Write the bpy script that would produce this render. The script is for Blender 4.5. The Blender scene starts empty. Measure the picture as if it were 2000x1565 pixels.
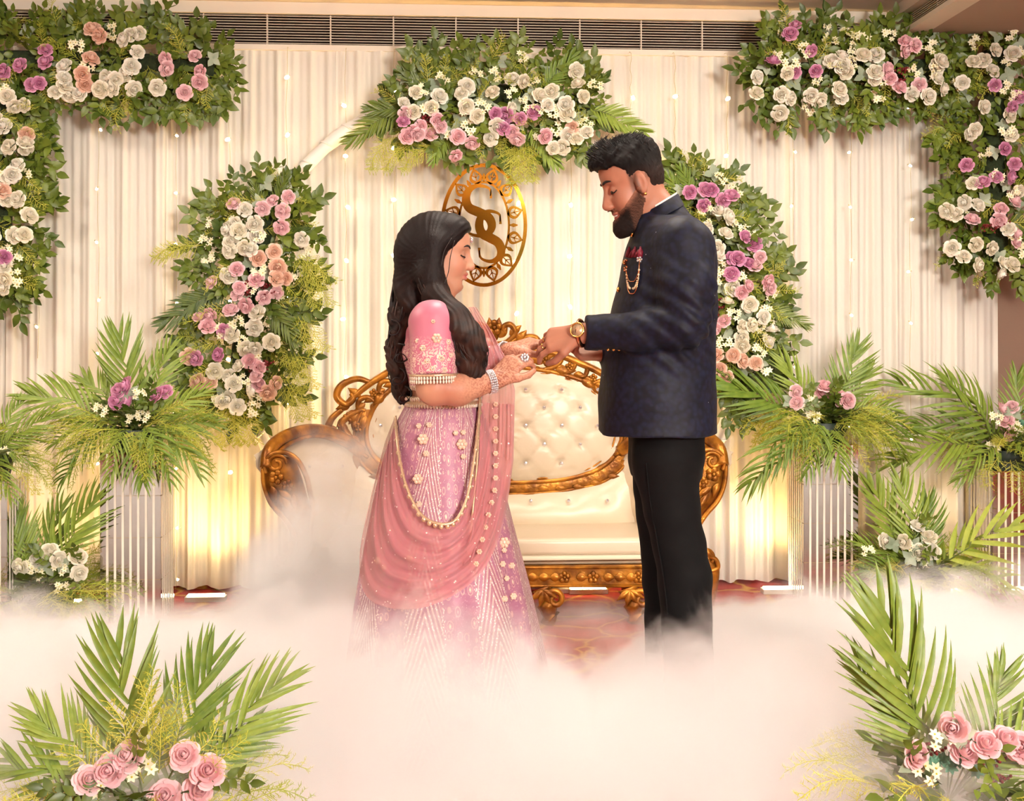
import bpy, bmesh, math, random
import numpy as np
from mathutils import Vector, Matrix, Euler
PI = math.pi
rnd = random.Random(7)
scene = bpy.context.scene
COL = scene.collection

# ---------------------------------------------------------------- camera
F_PX, HOR = 2350.0, 652.0
CAM = Vector((0.0, -5.7, 1.2)); YAW = math.radians(3.5)
cd = bpy.data.cameras.new('camera'); cam = bpy.data.objects.new('camera', cd); COL.objects.link(cam)
cd.sensor_fit = 'HORIZONTAL'; cd.sensor_width = 36.0; cd.lens = F_PX / 2000 * 36
cd.shift_y = (HOR - 782.5) / 2000
cam.location = CAM; cam.rotation_euler = (PI / 2, 0, -YAW)
cd.clip_end = 60
scene.camera = cam
VD = Vector((math.sin(YAW), math.cos(YAW), 0)); VR = Vector((math.cos(YAW), -math.sin(YAW), 0))
def at(px, py, Y):
    """world point seen at photo pixel (px, py) on the plane y = Y"""
    d = VD + VR * ((px - 1000) / F_PX) + Vector((0, 0, (HOR - py) / F_PX))
    return CAM + d * ((Y - CAM.y) / d.y)
def lin(c):
    return tuple(((v / 255) / 12.92 if v <= 10 else (((v / 255) + .055) / 1.055) ** 2.4) for v in c)

# ---------------------------------------------------------------- world, lights, exposure
scene.view_settings.view_transform = 'Standard'; scene.view_settings.look = 'None'
scene.view_settings.gamma = 1.0; scene.view_settings.use_curve_mapping = False
scene.view_settings.exposure = 0.06
w = bpy.data.worlds.new('hall_ambient'); scene.world = w; w.use_nodes = True
w.node_tree.nodes['Background'].inputs[0].default_value = (*lin((235, 205, 175)), 1)
w.node_tree.nodes['Background'].inputs[1].default_value = 0.25
scene.cycles.max_bounces = 5; scene.cycles.diffuse_bounces = 3; scene.cycles.glossy_bounces = 2; scene.cycles.use_adaptive_sampling = True; scene.cycles.adaptive_threshold = .2; scene.cycles.adaptive_min_samples = 16
scene.cycles.transparent_max_bounces = 10; scene.cycles.volume_bounces = 4; scene.cycles.volume_step_rate = 1.6; scene.cycles.use_light_tree = False
scene.cycles.caustics_reflective = False; scene.cycles.caustics_refractive = False
scene.cycles.sample_clamp_indirect = 4.0
def area(name, loc, target, size, power, col, size_y=None):
    l = bpy.data.lights.new(name, 'AREA'); l.energy = power; l.color = lin(col)
    l.shape = 'RECTANGLE'; l.size = size; l.size_y = size_y or size
    o = bpy.data.objects.new(name, l); COL.objects.link(o); o.location = loc
    d = Vector(target) - Vector(loc); o.rotation_euler = d.to_track_quat('-Z', 'Y').to_euler()
    return o
def spot(name, loc, target, power, col, angle=110, rad=.05, blend=.8):
    l = bpy.data.lights.new(name, 'SPOT'); l.energy = power; l.color = lin(col)
    l.spot_size = math.radians(angle); l.spot_blend = blend; l.shadow_soft_size = rad
    o = bpy.data.objects.new(name, l); COL.objects.link(o); o.location = loc
    d = Vector(target) - Vector(loc); o.rotation_euler = d.to_track_quat('-Z', 'Y').to_euler()
    return o
# the photographer's softbox, up and to the right of the camera, and unseen fill lights added under the ceiling for ambient light
area('softbox_light', (2.3, -8.3, 2.3), (0.2, -1.0, 1.1), 1.2, 470, (255, 247, 238))
for i, (x, y) in enumerate(((-1.9, -2.0), (0.4, -2.0), (1.9, -2.0), (-1.9, -4.6), (1.9, -4.6), (-1.5, -7.6), (1.2, -7.4))):  # rear pair added to brighten what the gold monogram mirrors
    area('ceiling_fill_light', (x, y, 2.73), (x, y + .25, 0), .6, 36, (255, 242, 226))

# ---------------------------------------------------------------- materials
MATS = {}
def nmat(name):
    m = bpy.data.materials.new(name); m.use_nodes = True
    nt = m.node_tree; b = nt.nodes['Principled BSDF']
    return m, nt, b
def mat(name, col, rough=.6, metal=0., var=.0, vscale=20., bump=0., bscale=60., spec=.5, trans=0., sheen=0., var_col=None, subsurf=0., emit=0., emit_col=None, coat=0.):
    """plain procedural material: base colour with noise variation, optional fine relief"""
    if name in MATS: return MATS[name]
    m, nt, b = nmat(name); N = nt.nodes; L = nt.links
    c = (*lin(col), 1)
    b.inputs['Base Color'].default_value = c
    b.inputs['Roughness'].default_value = rough; b.inputs['Metallic'].default_value = metal
    b.inputs['Specular IOR Level'].default_value = spec
    if coat: b.inputs['Coat Weight'].default_value = coat
    if sheen: b.inputs['Sheen Weight'].default_value = sheen
    if subsurf:
        b.inputs['Subsurface Weight'].default_value = subsurf; b.inputs['Subsurface Radius'].default_value = (.012, .005, .003); b.inputs['Subsurface Scale'].default_value = 1.
    if emit:
        b.inputs['Emission Color'].default_value = (*lin(emit_col or col), 1); b.inputs['Emission Strength'].default_value = emit
    tc = N.new('ShaderNodeTexCoord')
    if var or var_col:
        nz = N.new('ShaderNodeTexNoise'); nz.inputs['Scale'].default_value = vscale; nz.inputs['Detail'].default_value = 3
        L.new(tc.outputs['Object'], nz.inputs['Vector'])
        mx = N.new('ShaderNodeMix'); mx.data_type = 'RGBA'
        c2 = (*lin(var_col), 1) if var_col else tuple(v * (1 - var) for v in c[:3]) + (1,)
        mx.inputs[6].default_value = c; mx.inputs[7].default_value = c2
        rp = N.new('ShaderNodeMapRange'); rp.inputs[1].default_value = .35; rp.inputs[2].default_value = .65
        L.new(nz.outputs['Fac'], rp.inputs[0]); L.new(rp.outputs[0], mx.inputs[0]); L.new(mx.outputs[2], b.inputs['Base Color'])
    if bump:
        nb = N.new('ShaderNodeTexNoise'); nb.inputs['Scale'].default_value = bscale; nb.inputs['Detail'].default_value = 4
        L.new(tc.outputs['Object'], nb.inputs['Vector'])
        bp = N.new('ShaderNodeBump'); bp.inputs['Strength'].default_value = bump; bp.inputs['Distance'].default_value = .01
        L.new(nb.outputs['Fac'], bp.inputs['Height']); L.new(bp.outputs[0], b.inputs['Normal'])
    if trans:
        out = N['Material Output']; tl = N.new('ShaderNodeBsdfTranslucent'); tl.inputs[0].default_value = c
        ms = N.new('ShaderNodeMixShader'); ms.inputs[0].default_value = trans
        L.new(b.outputs[0], ms.inputs[1]); L.new(tl.outputs[0], ms.inputs[2]); L.new(ms.outputs[0], out.inputs[0])
        if var or var_col: L.new(mx.outputs[2], tl.inputs[0])
    MATS[name] = m
    return m
def vcol_mat(name, rough=.5, subsurf=0., bump=0., bscale=200., spec=.4, sheen=0.):
    """material whose colour is the mesh's own 'Col' point attribute (skin tones, henna, stubble)"""
    m, nt, b = nmat(name); N = nt.nodes; L = nt.links
    a = N.new('ShaderNodeAttribute'); a.attribute_name = 'Col'
    L.new(a.outputs['Color'], b.inputs['Base Color']); b.inputs['Roughness'].default_value = rough
    b.inputs['Specular IOR Level'].default_value = spec
    if sheen: b.inputs['Sheen Weight'].default_value = sheen
    if subsurf:
        b.inputs['Subsurface Weight'].default_value = subsurf; b.inputs['Subsurface Radius'].default_value = (.008, .003, .002); b.inputs['Subsurface Scale'].default_value = 1.
    if bump:
        tc = N.new('ShaderNodeTexCoord'); nb = N.new('ShaderNodeTexNoise'); nb.inputs['Scale'].default_value = bscale
        L.new(tc.outputs['Object'], nb.inputs['Vector'])
        bp = N.new('ShaderNodeBump'); bp.inputs['Strength'].default_value = bump; bp.inputs['Distance'].default_value = .004
        L.new(nb.outputs['Fac'], bp.inputs['Height']); L.new(bp.outputs[0], b.inputs['Normal'])
    return m

# ---------------------------------------------------------------- object helpers
def tag(o, label=None, cat=None, group=None, kind=None):
    if label: o['label'] = label
    if cat: o['category'] = cat
    if group: o['group'] = group
    if kind: o['kind'] = kind
    return o
def put(o, parent=None):
    COL.objects.link(o)
    if parent is not None:
        o.parent = parent; o.matrix_parent_inverse = ROOTINV(parent)
    return o
def ROOTINV(p):
    m = Matrix.Identity(4)
    while p is not None:
        m = m @ Matrix.Translation(-Vector(p.location)) if p.type == 'EMPTY' else m
        p = p.parent
    return m
def empty(name, loc, label=None, cat=None, group=None):
    o = bpy.data.objects.new(name, None); o.empty_display_size = .05; o.location = loc; COL.objects.link(o)
    return tag(o, label, cat, group)
def obj(name, me, m=None, parent=None):
    o = bpy.data.objects.new(name, me)
    if m is not None and len(me.materials) == 0: me.materials.append(m)
    return put(o, parent)
def inst(name, me, loc, rot, sc, parent):
    """a copy sharing mesh data; rot is a Matrix 3x3 or Euler"""
    o = bpy.data.objects.new(name, me)
    R = rot.to_matrix() if isinstance(rot, Euler) else rot
    if not hasattr(sc, '__len__'): sc = (sc, sc, sc)
    o.matrix_basis = Matrix.Translation(loc) @ R.to_4x4() @ Matrix.Diagonal((*sc, 1))
    return put(o, parent)
class MB:
    def __init__(s): s.v = []; s.f = []; s.m = []; s.mi = 0
    def add(s, vs, fs):
        b = len(s.v); s.v.extend([tuple(v) for v in vs]); s.f.extend([tuple(b + i for i in f) for f in fs]); s.m.extend([s.mi] * len(fs)); return s
    def box(s, lo, hi):
        (a, b, c), (d, e, f) = lo, hi
        return s.add([(a, b, c), (d, b, c), (d, e, c), (a, e, c), (a, b, f), (d, b, f), (d, e, f), (a, e, f)],
                     [(0, 3, 2, 1), (4, 5, 6, 7), (0, 1, 5, 4), (1, 2, 6, 5), (2, 3, 7, 6), (3, 0, 4, 7)])
    def grid(s, P, closed_u=False, closed_v=False):
        """P[i][j] points"""
        nu, nv = len(P), len(P[0]); vs = [p for r in P for p in r]; fs = []
        for i in range(nu if closed_u else nu - 1):
            for j in range(nv if closed_v else nv - 1):
                i2, j2 = (i + 1) % nu, (j + 1) % nv
                fs.append((i * nv + j, i2 * nv + j, i2 * nv + j2, i * nv + j2))
        return s.add(vs, fs)
    def tube(s, pts, r, n=8, flat=None, up=None, cap=True):
        """swept tube; r scalar/list; flat=(a,b) scales the section along side / normal axes"""
        pts = [Vector(p) for p in pts]; k = len(pts)
        rs = r if hasattr(r, '__len__') else [r] * k
        rings = []; prev = Vector(up) if up is not None else None
        for i, p in enumerate(pts):
            t = (pts[min(i + 1, k - 1)] - pts[max(i - 1, 0)])
            t = t.normalized() if t.length > 1e-9 else Vector((0, 0, 1))
            if prev is None:
                prev = Vector((0, 0, 1)) if abs(t.z) < .9 else Vector((0, 1, 0))
            a = (prev - t * prev.dot(t))
            a = a.normalized() if a.length > 1e-6 else t.orthogonal().normalized()
            if up is None: prev = a
            b = t.cross(a)
            fa, fb = flat if flat else (1, 1)
            rings.append([p + a * (math.cos(2 * PI * j / n) * rs[i] * fb) + b * (math.sin(2 * PI * j / n) * rs[i] * fa) for j in range(n)])
        b0 = len(s.v); s.grid(rings, closed_v=True)
        if cap:
            s.f.append(tuple(b0 + j for j in range(n))); s.f.append(tuple(b0 + (k - 1) * n + n - 1 - j for j in range(n))); s.m += [s.mi] * 2
        return s
    def ell(s, c, r, rot=None, nu=8, nv=12):
        c = Vector(c); P = []
        for i in range(nu + 1):
            th = PI * i / nu; row = []
            for j in range(nv):
                ph = 2 * PI * j / nv
                v = Vector((r[0] * math.sin(th) * math.cos(ph), r[1] * math.sin(th) * math.sin(ph), r[2] * math.cos(th)))
                row.append(c + (rot @ v if rot is not None else v))
            P.append(row)
        return s.grid(P, closed_v=True)
    def extrude(s, poly, y0, y1):
        """poly: list of (x,z) counter-clockwise seen from -Y; makes a prism between y0 (front) and y1"""
        n = len(poly); b = len(s.v)
        s.v += [(x, y0, z) for x, z in poly] + [(x, y1, z) for x, z in poly]
        s.f.append(tuple(b + i for i in range(n))); s.f.append(tuple(b + 2 * n - 1 - i for i in range(n)))
        for i in range(n): s.f.append((b + i, b + n + i, b + n + (i + 1) % n, b + (i + 1) % n))
        s.m += [s.mi] * (n + 2); return s
    def mesh(s, name, mats=None, smooth=True):
        me = bpy.data.meshes.new(name); me.from_pydata(s.v, [], s.f); me.validate()
        if mats is not None:
            for q in (mats if isinstance(mats, (list, tuple)) else [mats]): me.materials.append(q)
            if any(s.m) and len(me.polygons) == len(s.m): me.polygons.foreach_set('material_index', s.m)
        if smooth: me.polygons.foreach_set('use_smooth', [True] * len(me.polygons))
        me.update(); return me
    def build(s, name, m, parent=None, smooth=True, bevel=0., fix=False):
        me = s.mesh(name, m, smooth)
        if bevel or fix:
            bm = bmesh.new(); bm.from_mesh(me); bmesh.ops.remove_doubles(bm, verts=bm.verts, dist=1e-5)
            bmesh.ops.recalc_face_normals(bm, faces=bm.faces)
            if bevel:
                es = [e for e in bm.edges if len(e.link_faces) == 2 and e.calc_face_angle(0) > .5]
                bmesh.ops.bevel(bm, geom=es, offset=bevel, segments=3, affect='EDGES', profile=.6)
            bm.to_mesh(me); bm.free()
            if smooth: me.polygons.foreach_set('use_smooth', [True] * len(me.polygons))
        return obj(name, me, None, parent)
def crom(P, n=8, closed=False):
    """Catmull-Rom through points"""
    P = [Vector(p) for p in P]; out = []; k = len(P)
    for i in range(k if closed else k - 1):
        g = lambda q: P[q % k] if closed else P[max(0, min(k - 1, q))]
        a, b, c, d = g(i - 1), g(i), g(i + 1), g(i + 2)
        for j in range(n):
            t = j / n
            out.append(.5 * ((2 * b) + (c - a) * t + (2 * a - 5 * b + 4 * c - d) * t * t + (3 * b - a - 3 * c + d) * t ** 3))
    if not closed: out.append(P[-1])
    return out
def lerp(a, b, t): return a + (b - a) * t
def flat_shade_sharp(o, ang=35):
    o.data.set_sharp_from_angle(angle=math.radians(ang))
# ================================================================ the setting
def carpet_mat():
    m, nt, b = nmat('red_carpet'); N = nt.nodes; L = nt.links
    tc = N.new('ShaderNodeTexCoord')
    v = N.new('ShaderNodeTexVoronoi'); v.inputs['Scale'].default_value = 5.; v.feature = 'DISTANCE_TO_EDGE'
    nz = N.new('ShaderNodeTexNoise'); nz.inputs['Scale'].default_value = 3.; nz.inputs['Detail'].default_value = 3
    ad = N.new('ShaderNodeMixRGB'); ad.inputs[0].default_value = .25
    L.new(tc.outputs['Object'], nz.inputs['Vector']); L.new(tc.outputs['Object'], ad.inputs[1]); L.new(nz.outputs['Color'], ad.inputs[2]); L.new(ad.outputs[0], v.inputs['Vector'])
    r = N.new('ShaderNodeValToRGB'); e = r.color_ramp.elements
    e[0].position = .0; e[0].color = (*lin((196, 150, 60)), 1); e[1].position = .06; e[1].color = (*lin((150, 34, 30)), 1)
    q = e.new(.3); q.color = (*lin((178, 48, 44)), 1); q = e.new(.42); q.color = (*lin((214, 84, 88)), 1)
    L.new(v.outputs['Distance'], r.inputs[0]); L.new(r.outputs[0], b.inputs['Base Color']); b.inputs['Roughness'].default_value = .95
    n2 = N.new('ShaderNodeTexNoise'); n2.inputs['Scale'].default_value = 400; L.new(tc.outputs['Object'], n2.inputs['Vector'])
    bp = N.new('ShaderNodeBump'); bp.inputs['Strength'].default_value = .5; bp.inputs['Distance'].default_value = .004
    L.new(n2.outputs['Fac'], bp.inputs['Height']); L.new(bp.outputs[0], b.inputs['Normal'])
    return m
XL, XR, YB, YF = -4.2, 5.2, .42, -9.2
ZT, ZS = 2.755, 2.535          # tray ceiling, soffit underside
ZR = 2.605
XS = 2.2                       # where the lowered soffit on the right begins
M_wall = mat('mauve_brown_paint', (168, 138, 118), .8, var=.06, vscale=3, bump=.05)
M_ceil = mat('beige_ceiling_paint', (214, 200, 180), .85, var=.04, vscale=2)
M_white = mat('white_trim_paint', (226, 216, 200), .5, var=.03, vscale=6)
def struct(name, lo, hi, m, parent=None):
    o = MB().box(lo, hi).build(name, m, parent, smooth=False)
    if parent is None: o['kind'] = 'structure'
    return o
struct('floor', (XL, YF, -.1), (XR, YB, 0), carpet_mat())
struct('ceiling', (XL, YF, ZT), (XS, 0.0, ZT + .1), M_ceil)
struct('wall_back', (XL, YB, 0), (XR, YB + .1, ZT + .1), M_wall)
struct('wall_left', (XL - .1, YF, 0), (XL, YB, ZT + .1), M_wall)
struct('wall_right', (XR, YF, 0), (XR + .1, YB, ZT + .1), M_wall)
struct('wall_front', (XL, YF - .1, 0), (XR, YF, ZT + .1), mat('far_hall_wall', (196, 160, 112), .7, var_col=(74, 50, 36), vscale=1.3))
struct('ceiling_soffit', (XS + .07, YF, ZR), (XR, YB, ZT + .1), mat('grey_brown_soffit_paint', (176, 156, 140), .85, var=.04, vscale=2))
struct('ceiling_soffit', (XL, .07, ZS), (XS + .07, YB, ZT + .1), M_ceil)
# cornice trims round the tray, above and below the grille strips
struct('trim_1', (XL, -.012, ZT - .055), (XS, .04, ZT - .001), M_white)
struct('trim_2', (XL, -.006, ZS - .004), (XS, .04, ZS + .022), M_white)
struct('trim_3', (XS - .04, YF, ZT - .055), (XS + .012, -.012, ZT - .001), M_white)
struct('trim_4', (XS - .03, YF, ZR - .004), (XS + .07, -.006, ZR + .02), M_white)
# air-conditioning grille strips: dark duct behind thin white louvre slats
M_duct = mat('dark_duct_brown', (66, 50, 42), .8, var=.35, vscale=2.5)
M_slat = mat('white_grille_enamel', (222, 208, 188), .45, var=.04)
def grille(along_x):
    lab = 'long white louvred air grille above the curtain' if along_x else 'white louvred air grille on the right side of the ceiling recess'
    e = empty('air_grille', (0, .03, ZS) if along_x else (XS + .03, -2, ZS), lab, 'air grille')
    z0, z1 = (ZS + .024 if along_x else ZR + .022), ZT - .057; n = 11 if along_x else 7
    if along_x: MB().box((XL, .05, z0), (XS + .02, .066, z1)).build('duct_back', M_duct, e, False)
    else: MB().box((XS + .05, YF, z0), (XS + .066, -.01, z1)).build('duct_back', M_duct, e, False)
    for k in range(n):
        z = lerp(z0 + .006, z1 - .006, k / (n - 1)); q = MB()
        if along_x: q.add([(XL, 0, z - .003), (XS, 0, z - .003), (XS, .022, z + .002), (XL, .022, z + .002), (XL, 0, z), (XS, 0, z), (XS, .022, z + .005), (XL, .022, z + .005)], [(0, 3, 2, 1), (4, 5, 6, 7), (0, 1, 5, 4), (1, 2, 6, 5), (2, 3, 7, 6), (3, 0, 4, 7)])
        else: q.add([(XS, YF, z - .003), (XS, -.012, z - .003), (XS + .022, -.012, z + .002), (XS + .022, YF, z + .002), (XS, YF, z), (XS, -.012, z), (XS + .022, -.012, z + .005), (XS + .022, YF, z + .005)], [(0, 1, 2, 3), (4, 7, 6, 5), (0, 4, 5, 1), (1, 5, 6, 2), (2, 6, 7, 3), (3, 7, 4, 0)])
        q.build('slat', M_slat, e, False)
    for k in range(22 if along_x else 12):
        if along_x:
            x = XL + .15 + k * .295; MB().box((x, .004, z0), (x + .006, .03, z1)).build('mullion', M_slat, e, False)
        else:
            y = -.2 - k * .3; MB().box((XS + .004, y, z0), (XS + .03, y + .006, z1)).build('mullion', M_slat, e, False)
grille(True); grille(False)

# ---------------------------------------------------------------- backdrop drapes
def curtain_mat(name, col, tr):
    m, nt, b = nmat(name); N = nt.nodes; L = nt.links
    c = (*lin(col), 1); b.inputs['Base Color'].default_value = c; b.inputs['Roughness'].default_value = .75
    b.inputs['Sheen Weight'].default_value = .2; b.inputs['Specular IOR Level'].default_value = .2
    tc = N.new('ShaderNodeTexCoord'); mp = N.new('ShaderNodeMapping'); mp.inputs['Scale'].default_value = (900, 900, 60)
    nz = N.new('ShaderNodeTexNoise'); nz.inputs['Scale'].default_value = 1.
    L.new(tc.outputs['Object'], mp.inputs[0]); L.new(mp.outputs[0], nz.inputs['Vector'])
    bp = N.new('ShaderNodeBump'); bp.inputs['Strength'].default_value = .08; bp.inputs['Distance'].default_value = .002
    L.new(nz.outputs['Fac'], bp.inputs['Height']); L.new(bp.outputs[0], b.inputs['Normal'])
    tl = N.new('ShaderNodeBsdfTranslucent'); tl.inputs[0].default_value = c
    ms = N.new('ShaderNodeMixShader'); ms.inputs[0].default_value = tr
    L.new(b.outputs[0], ms.inputs[1]); L.new(tl.outputs[0], ms.inputs[2]); L.new(ms.outputs[0], N['Material Output'].inputs[0])
    return m
M_curt = curtain_mat('white_sheer_drape', (250, 245, 234), .25)
def drape(x0, x1, label, seed, y=0., amp=.017, ztop=ZS - .002, zbot=.015, dens=21.):
    r = random.Random(seed); n = int((x1 - x0) * 230); rows = 14
    ph = [r.uniform(0, 6.3) for _ in range(6)]
    P = []
    # fold phase runs unevenly so pleats bunch and spread
    def fold(x, k):
        u = x * dens + 1.6 * math.sin(x * 2.3 + ph[0]) + .9 * math.sin(x * 5.1 + ph[1])
        f = math.sin(u * 2 * PI / 2.2 + ph[2]); f = math.copysign(abs(f) ** .75, f)
        g = .45 * math.sin(x * 83 + ph[3] + .8 * math.sin(x * 7)) + .4 * math.sin(x * 167 + ph[4] + 1.5 * math.sin(x * 5))
        return f * (.55 + .45 * k) + g * (1 - .45 * k)
    for i in range(n + 1):
        x = lerp(x0, x1, i / n); row = []
        for j in range(rows + 1):
            k = (j / rows) ** .8
            z = lerp(ztop, zbot, j / rows)
            a = amp * (.45 + .75 * k)
            row.append((x + .008 * k * math.sin(x * 31 + ph[5]), y - a * fold(x, k) - .02 * k, z + (0 if j < rows else .006 * math.sin(x * 40 + ph[1]))))
        P.append(row)
    o = MB().grid(P).build('curtain', M_curt)
    return tag(o, label, 'curtain', 'white backdrop drapes')
def cx(px): return at(px, 600, 0).x
edges = [XL + .1, cx(20), cx(330), cx(660), cx(1130), cx(1545), cx(1862)]
labs = ['white pleated sheer drape at the far left edge, behind the hanging flower garland',
        'white pleated sheer drape behind the tall left pedestal, left of the left arch flowers',
        'white pleated sheer drape behind the left flower cluster of the arch',
        'white pleated sheer drape behind the round gold monogram and the sofa back',
        'white pleated sheer drape behind the man in the navy jacket',
        'white pleated sheer drape behind the tall right pedestal']
for i in range(6): drape(edges[i] - .01, edges[i + 1] + .01, labs[i], 20 + i, y=(0 if i % 2 else .012))
drape(cx(1845), cx(1952), 'narrow white drape at the right end of the backdrop beside bare brown wall', 41, y=.03, amp=.012)
M_pipe = mat('white_backdrop_pipe', (220, 214, 204), .4)
o = MB().tube([(XL + .1, .05, ZS - .02), (cx(1955), .05, ZS - .02)], .014, 10).build('curtain_rail', M_pipe)
tag(o, 'slim white rail carrying the backdrop drapes under the grille', 'curtain rail')
# ================================================================ ring arch
M_satin = mat('white_satin_wrap', (246, 240, 230), .45, var=.04, vscale=8, sheen=.2)
YA = -.13
ac = at(965, 655, YA); AR = 490 / (F_PX / (YA - CAM.y)) * 1.0
ring = empty('ring_arch', (ac.x, YA, 0), 'tall round arch wrapped in white satin, standing behind the sofa', 'arch')
pts = []; rr = []
for i in range(121):
    a = 2 * PI * i / 120
    pts.append((ac.x + AR * math.cos(a), YA, max(.035, ac.z + AR * math.sin(a)))); rr.append(.030 + .003 * math.sin(i * 2.1) + .002 * math.sin(i * 5.3))
MB().tube(pts, rr, 10, up=(0, 1, 0), cap=False).build('satin_wrap', M_satin, ring)
for i in range(0, 60):   # spiral edge of the winding cloth
    a0 = 2 * PI * i / 60
    q = [(ac.x + (AR + .032 * math.cos(t)) * math.cos(a0 + .03 * t / 3), YA + .032 * math.sin(t), max(.035, ac.z + (AR + .032 * math.cos(t)) * math.sin(a0 + .03 * t / 3))) for t in np.linspace(-2.6, .6, 8)]
    MB().tube(q, [.002, .004, .005, .005, .005, .005, .004, .002], 5).build('wrap_fold', M_satin, ring)
for s in (-1, 1):
    MB().box((ac.x + s * .32 - .05, YA - .04, 0), (ac.x + s * .32 + .05, YA + .1, .02)).build('foot_plate', M_pipe, ring, False, bevel=.004)

# ================================================================ gold mirror monogram
M_gold = mat('gold_mirror_acrylic', (222, 168, 58), .09, 1.0)
YE = -.2
def E(px, py): p = at(px, py, YE); return (p.x, p.z)
em = empty('monogram_sign', at(945, 560, YE), 'oval gold mirror monogram with two letters S in a leaf wreath', 'sign')
ec = (945, 440)
def strip(pts, w, name, y0=YE - .004, closed=False, par=em):
    """flat plate that follows a px path with half-widths w (px)"""
    n = len(pts); L_, R_ = [], []
    for i in range(n):
        a = pts[(i - 1) % n] if closed or i else pts[i]; b = pts[(i + 1) % n] if closed or i < n - 1 else pts[i]
        d = Vector((b[0] - a[0], b[1] - a[1])); d = d.normalized() if d.length else Vector((1, 0)); nn = Vector((-d.y, d.x))
        ww = w[i] if hasattr(w, '__len__') else w
        L_.append(E(pts[i][0] + nn.x * ww, pts[i][1] + nn.y * ww)); R_.append(E(pts[i][0] - nn.x * ww, pts[i][1] - nn.y * ww))
    P = [[(l[0], y0, l[1]), (r[0], y0, r[1]), (r[0], YE, r[1]), (l[0], YE, l[1])] for l, r in zip(L_, R_)]
    mb = MB(); mb.grid(P, closed_u=closed, closed_v=True)
    if not closed: mb.f += [(0, 1, 2, 3), tuple(4 * (n - 1) + k for k in (3, 2, 1, 0))]; mb.m += [0, 0]
    return mb.build(name, M_gold, par, False, fix=True)
def ov(rx, ry, n=72, a0=0, tilt=0):
    return [(ec[0] + rx * math.cos(2 * PI * i / n + a0), ec[1] + ry * math.sin(2 * PI * i / n + a0)) for i in range(n)]
strip(ov(81, 117), 3.6, 'outer_ring', closed=True)
strip(ov(49, 84), 2.2, 'inner_ring', closed=True)
# wreath: leaf outlines with pierced veins between the rings
def leafpoly(cx_, cy_, ang, ln, wd):
    o = []
    for t in np.linspace(0, 1, 9): o.append((t * ln, wd * math.sin(PI * t ** .8) * (1 - .25 * t)))
    for t in np.linspace(1, 0, 9)[1:-1]: o.append((t * ln, -wd * math.sin(PI * t ** .8) * (1 - .25 * t)))
    return [(cx_ + x * math.cos(ang) - y * math.sin(ang), cy_ + x * math.sin(ang) + y * math.cos(ang)) for x, y in o]
NL = 12
for i in range(NL):
    th = 2 * PI * (i + .5) / NL
    bx, by = ec[0] + 47 * math.cos(th), ec[1] + 82 * math.sin(th)
    tx, ty = ec[0] + 79 * math.cos(th), ec[1] + 115 * math.sin(th)
    ang = math.atan2(ty - by, tx - bx); ln = math.hypot(tx - bx, ty - by)
    outer = leafpoly(bx, by, ang, ln, 14.5); inner = leafpoly(bx + .2 * (tx - bx), by + .2 * (ty - by), ang, ln * .62, 8.5)
    n = len(outer); P = []
    for a, b in zip(outer, inner):
        (x1, z1), (x2, z2) = E(*a), E(*b); P.append([(x1, YE - .004, z1), (x2, YE - .004, z2), (x2, YE, z2), (x1, YE, z1)])
    MB().grid(P, closed_u=True, closed_v=True).build('wreath_leaf', M_gold, em, False, fix=True)
    c1 = (bx + .22 * (tx - bx), by + .22 * (ty - by)); c2 = (bx + .8 * (tx - bx), by + .8 * (ty - by))
    strip([c1, c2], [1.2, .8], 'leaf_vein')
    for s in (-1, 1):
        m_ = (lerp(c1[0], c2[0], .35), lerp(c1[1], c2[1], .35)); q = ang + s * .9
        strip([m_, (m_[0] + 9 * math.cos(q), m_[1] + 9 * math.sin(q))], [1.1, .7], 'leaf_vein')
    # little bud between neighbouring leaves
    t2 = 2 * PI * i / NL
    b1 = (ec[0] + 50 * math.cos(t2), ec[1] + 85 * math.sin(t2)); b2 = (ec[0] + 66 * math.cos(t2), ec[1] + 101 * math.sin(t2))
    strip([b1, ((b1[0] + b2[0]) / 2, (b1[1] + b2[1]) / 2), b2], [1, 4, 1], 'wreath_bud')
def letter_S(cx_, cy_, W, H, wmax, dy=.006):
    """calligraphic S in px with thick spine and serifs"""
    base = [(.42, -.30), (.40, -.44), (.16, -.5), (-.12, -.5), (-.38, -.40), (-.46, -.22), (-.34, -.06), (0, .03), (.34, .13), (.47, .28), (.40, .42), (.14, .5), (-.14, .5), (-.40, .43), (-.45, .28)]
    wd = [.15, .25, .35, .5, .8, .98, 1.05, 1.1, 1.05, .98, .8, .5, .35, .25, .15]
    p = crom([(cx_ + x * W, cy_ + y * H, 0) for x, y in base], 5); q = crom([(a, 0, 0) for a in wd], 5)
    strip([(v.x, v.y) for v in p], [max(.8, v.x * wmax) for v in q], 'letter_s', y0=YE - dy)
    for sx, sy in ((.44, -.34), (-.46, .34)):
        strip([(cx_ + sx * W, cy_ + sy * H - .11 * H), (cx_ + sx * W, cy_ + sy * H + .09 * H)], [.6, 2.6] if sx > 0 else [2.6, .6], 'letter_serif', y0=YE - dy)
letter_S(935, 412, 54, 96, 8.5)
letter_S(957, 462, 46, 96, 8.5, .0085)
for px in (925, 968):   # hanging wires up to the arch flowers
    a = at(px, 330, YE); b = at(px, 215, YE)
    MB().tube([a, b], .0012, 5).build('hanging_wire', mat('thin_steel_wire', (190, 180, 160), .3, .8), em)

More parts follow.
